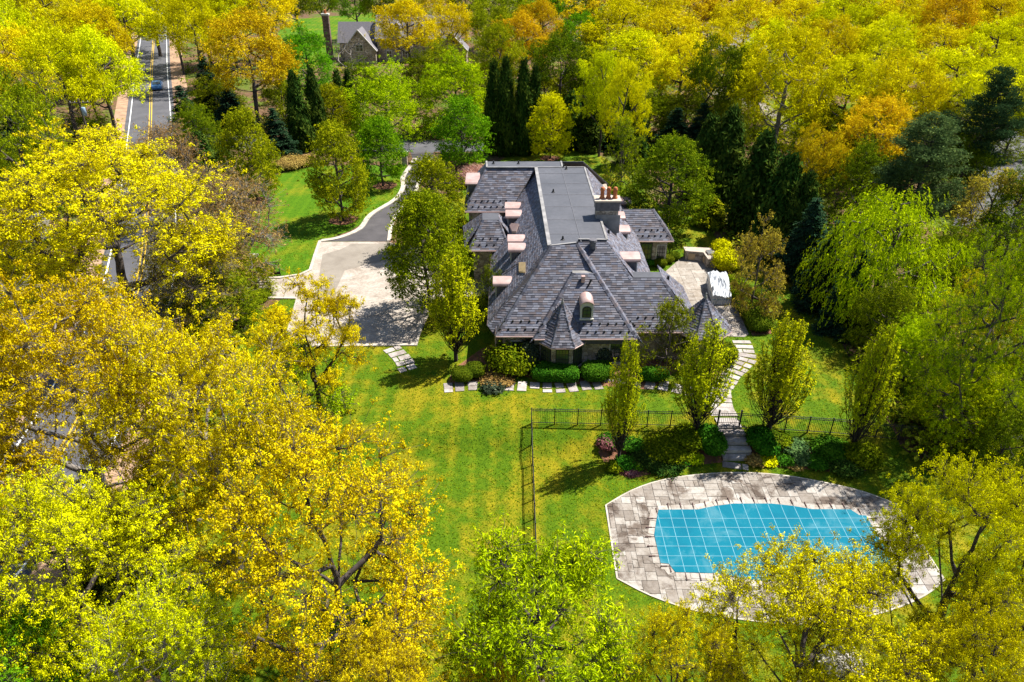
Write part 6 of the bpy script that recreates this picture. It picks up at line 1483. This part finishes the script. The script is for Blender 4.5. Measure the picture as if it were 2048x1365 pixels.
# ================================================================== undergrowth of the woods
def undergrowth():
    r = rs(77); lawnp = Gp(lawn_px); lawn2p = Gp(lawn2_px); nbl = [(U(a, b).x, U(a, b).y) for a, b in [(540, 100), (560, 60), (600, 38), (760, 25), (800, 40), (770, 60), (690, 90), (640, 130), (560, 150)]]
    rl = np.array([[p[0], p[1]] for p in road_line]); cr = np.array([[p[0], p[1]] for p in cross]); crt = np.array(Gp([(830, 320), (800, 400), (720, 470), (700, 560), (560, 575), (850, 560)]))
    pts = []; clear = [(U(a, b).x, U(a, b).y, q) for a, b, q in ((1450, 182, 6), (1660, 262, 5), (2060, 300, 9), (800, 120, 17), (2085, 345, 8))]
    while len(pts) < 2600:
        py = r.uniform(-20, 1300); px = r.uniform(-120, 2170); p = U(px, py, 0); q = np.array([p.x, p.y])
        if np.min(np.hypot(*(rl - q).T)) < 6.2 or np.min(np.hypot(*(cr - q).T)) < 4 or np.min(np.hypot(*(crt - q).T)) < 7: continue
        t = (p.x, p.y)
        if inside(t, lawnp) or inside(t, lawn2p) or inside(t, nbl): continue
        if any((p.x - a) ** 2 + (p.y - b) ** 2 < c * c for a, b, c in clear): continue
        if p.y > 70 and -28 < p.x < 0 and p.y < 104: continue
        if -6 < p.x < 18 and 47 < p.y < 80: continue
        pts.append((p.x, p.y))
    pts = np.array(pts); n = len(pts); per = 28; sc = r.uniform(.5, 1.15, n) * (1 + pts[:, 1] * .004)
    far = np.repeat(sc, per); P = np.repeat(np.c_[pts, np.zeros(n)], per, 0); dv = unit(r.normal(size=P.shape)); dv[:, 2] = np.abs(dv[:, 2]); rad = r.uniform(.5, 1, len(P))[:, None]
    P = P + dv * rad * np.stack([far * 1.25, far * 1.25, far * 1.3], 1); P[:, 2] += np.array([gz(x, y) for x, y in P[:, :2]])
    N = unit(dv + r.normal(0, .5, P.shape) + np.array([0, 0, .3])); V, F = leaves(P, N, r.uniform(.3, .6, len(P)) * (.6 + far * .5), r.uniform(.17, .33, len(P)) * (.6 + far * .5), r)
    t = np.clip(np.repeat(r.uniform(.1, .9, n), per) + r.normal(0, .12, len(P)), 0, 1)
    F_['under'] = foliage('undergrowth_leaf', (0.05, 0.075, 0.008), (0.13, 0.17, 0.010), (0.30, 0.26, 0.018)); me = np_mesh('undergrowth', V, F, [F_['under']], t); tag(link(bpy.data.objects.new('undergrowth', me)), 'leafy undergrowth on the woodland floor', 'undergrowth', kind='stuff')
undergrowth()

# ================================================================== grass blades on the lawns
def grass():
    r = rs(91); lp = ccw(Gp(lawn_px)); l2 = ccw(Gp(lawn2_px)); crt = Gp(court_px); beds = []
    def pip(P, poly):
        x, y = P[:, 0], P[:, 1]; c = np.zeros(len(P), bool)
        for i in range(len(poly)):
            (ax, ay), (bx_, by_) = poly[i], poly[i - 1]; cond = (ay > y) != (by_ > y); c ^= cond & (x < (bx_ - ax) * (y - ay) / (by_ - ay + 1e-12) + ax)
        return c
    P = np.c_[r.uniform(-24, 34, 270000), r.uniform(18, 92, 270000)]
    keep = r.uniform(size=len(P)) < np.clip(1.25 - P[:, 1] / 75, .18, 1); P = P[keep]
    ok = (pip(P, lp) | pip(P, l2)) & ~pip(P, ccw(crt)) & ~pip(P, ccw(deck_w)) & ~pip(P, ccw(patio_w)) & ~((P[:, 0] > -1.5) & (P[:, 0] < 13.5) & (P[:, 1] > 47.5))
    P = P[ok]; n = len(P); z = np.array([gz(0, y) for y in P[:, 1]]); az = r.uniform(0, 6.283, n); h = r.uniform(.02, .05, n) * (1 + P[:, 1] / 120); w_ = r.uniform(.03, .07, n) * (1 + P[:, 1] / 90)
    ln = r.normal(0, .05, (n, 2)); d = np.stack([np.cos(az), np.sin(az)], 1) * w_[:, None] * .5; z3 = z[:, None]
    lo1 = np.c_[P - d, z]; lo2 = np.c_[P + d, z]; hi2 = np.c_[P + d * .5 + ln, z + h]; hi1 = np.c_[P - d * .5 + ln, z + h]
    V = np.stack([lo1, lo2, hi2, hi1], 1).reshape(-1, 3); F = np.arange(4 * n).reshape(-1, 4)
    patch = .5 + .22 * np.sin(P[:, 0] * .35 + 1.3 * np.sin(P[:, 1] * .21)) * np.sin(P[:, 1] * .3 + .8 * np.sin(P[:, 0] * .27)) + .05 * np.sin(P[:, 0] * 4.6)
    patch += .16 * ((P[:, 0] > 1) & (P[:, 1] < 41)); t = np.clip(patch + r.normal(0, .16, n), 0, 1)
    m = foliage('grass_blade', (0.05, 0.105, 0.002), (0.10, 0.165, 0.003), (0.27, 0.25, 0.007), .3)
    me = np_mesh('grass', V, F, [m], t); tag(link(bpy.data.objects.new('grass', me)), 'short mown grass blades of the lawns', 'grass', kind='stuff'); print('grass', n)
grass()
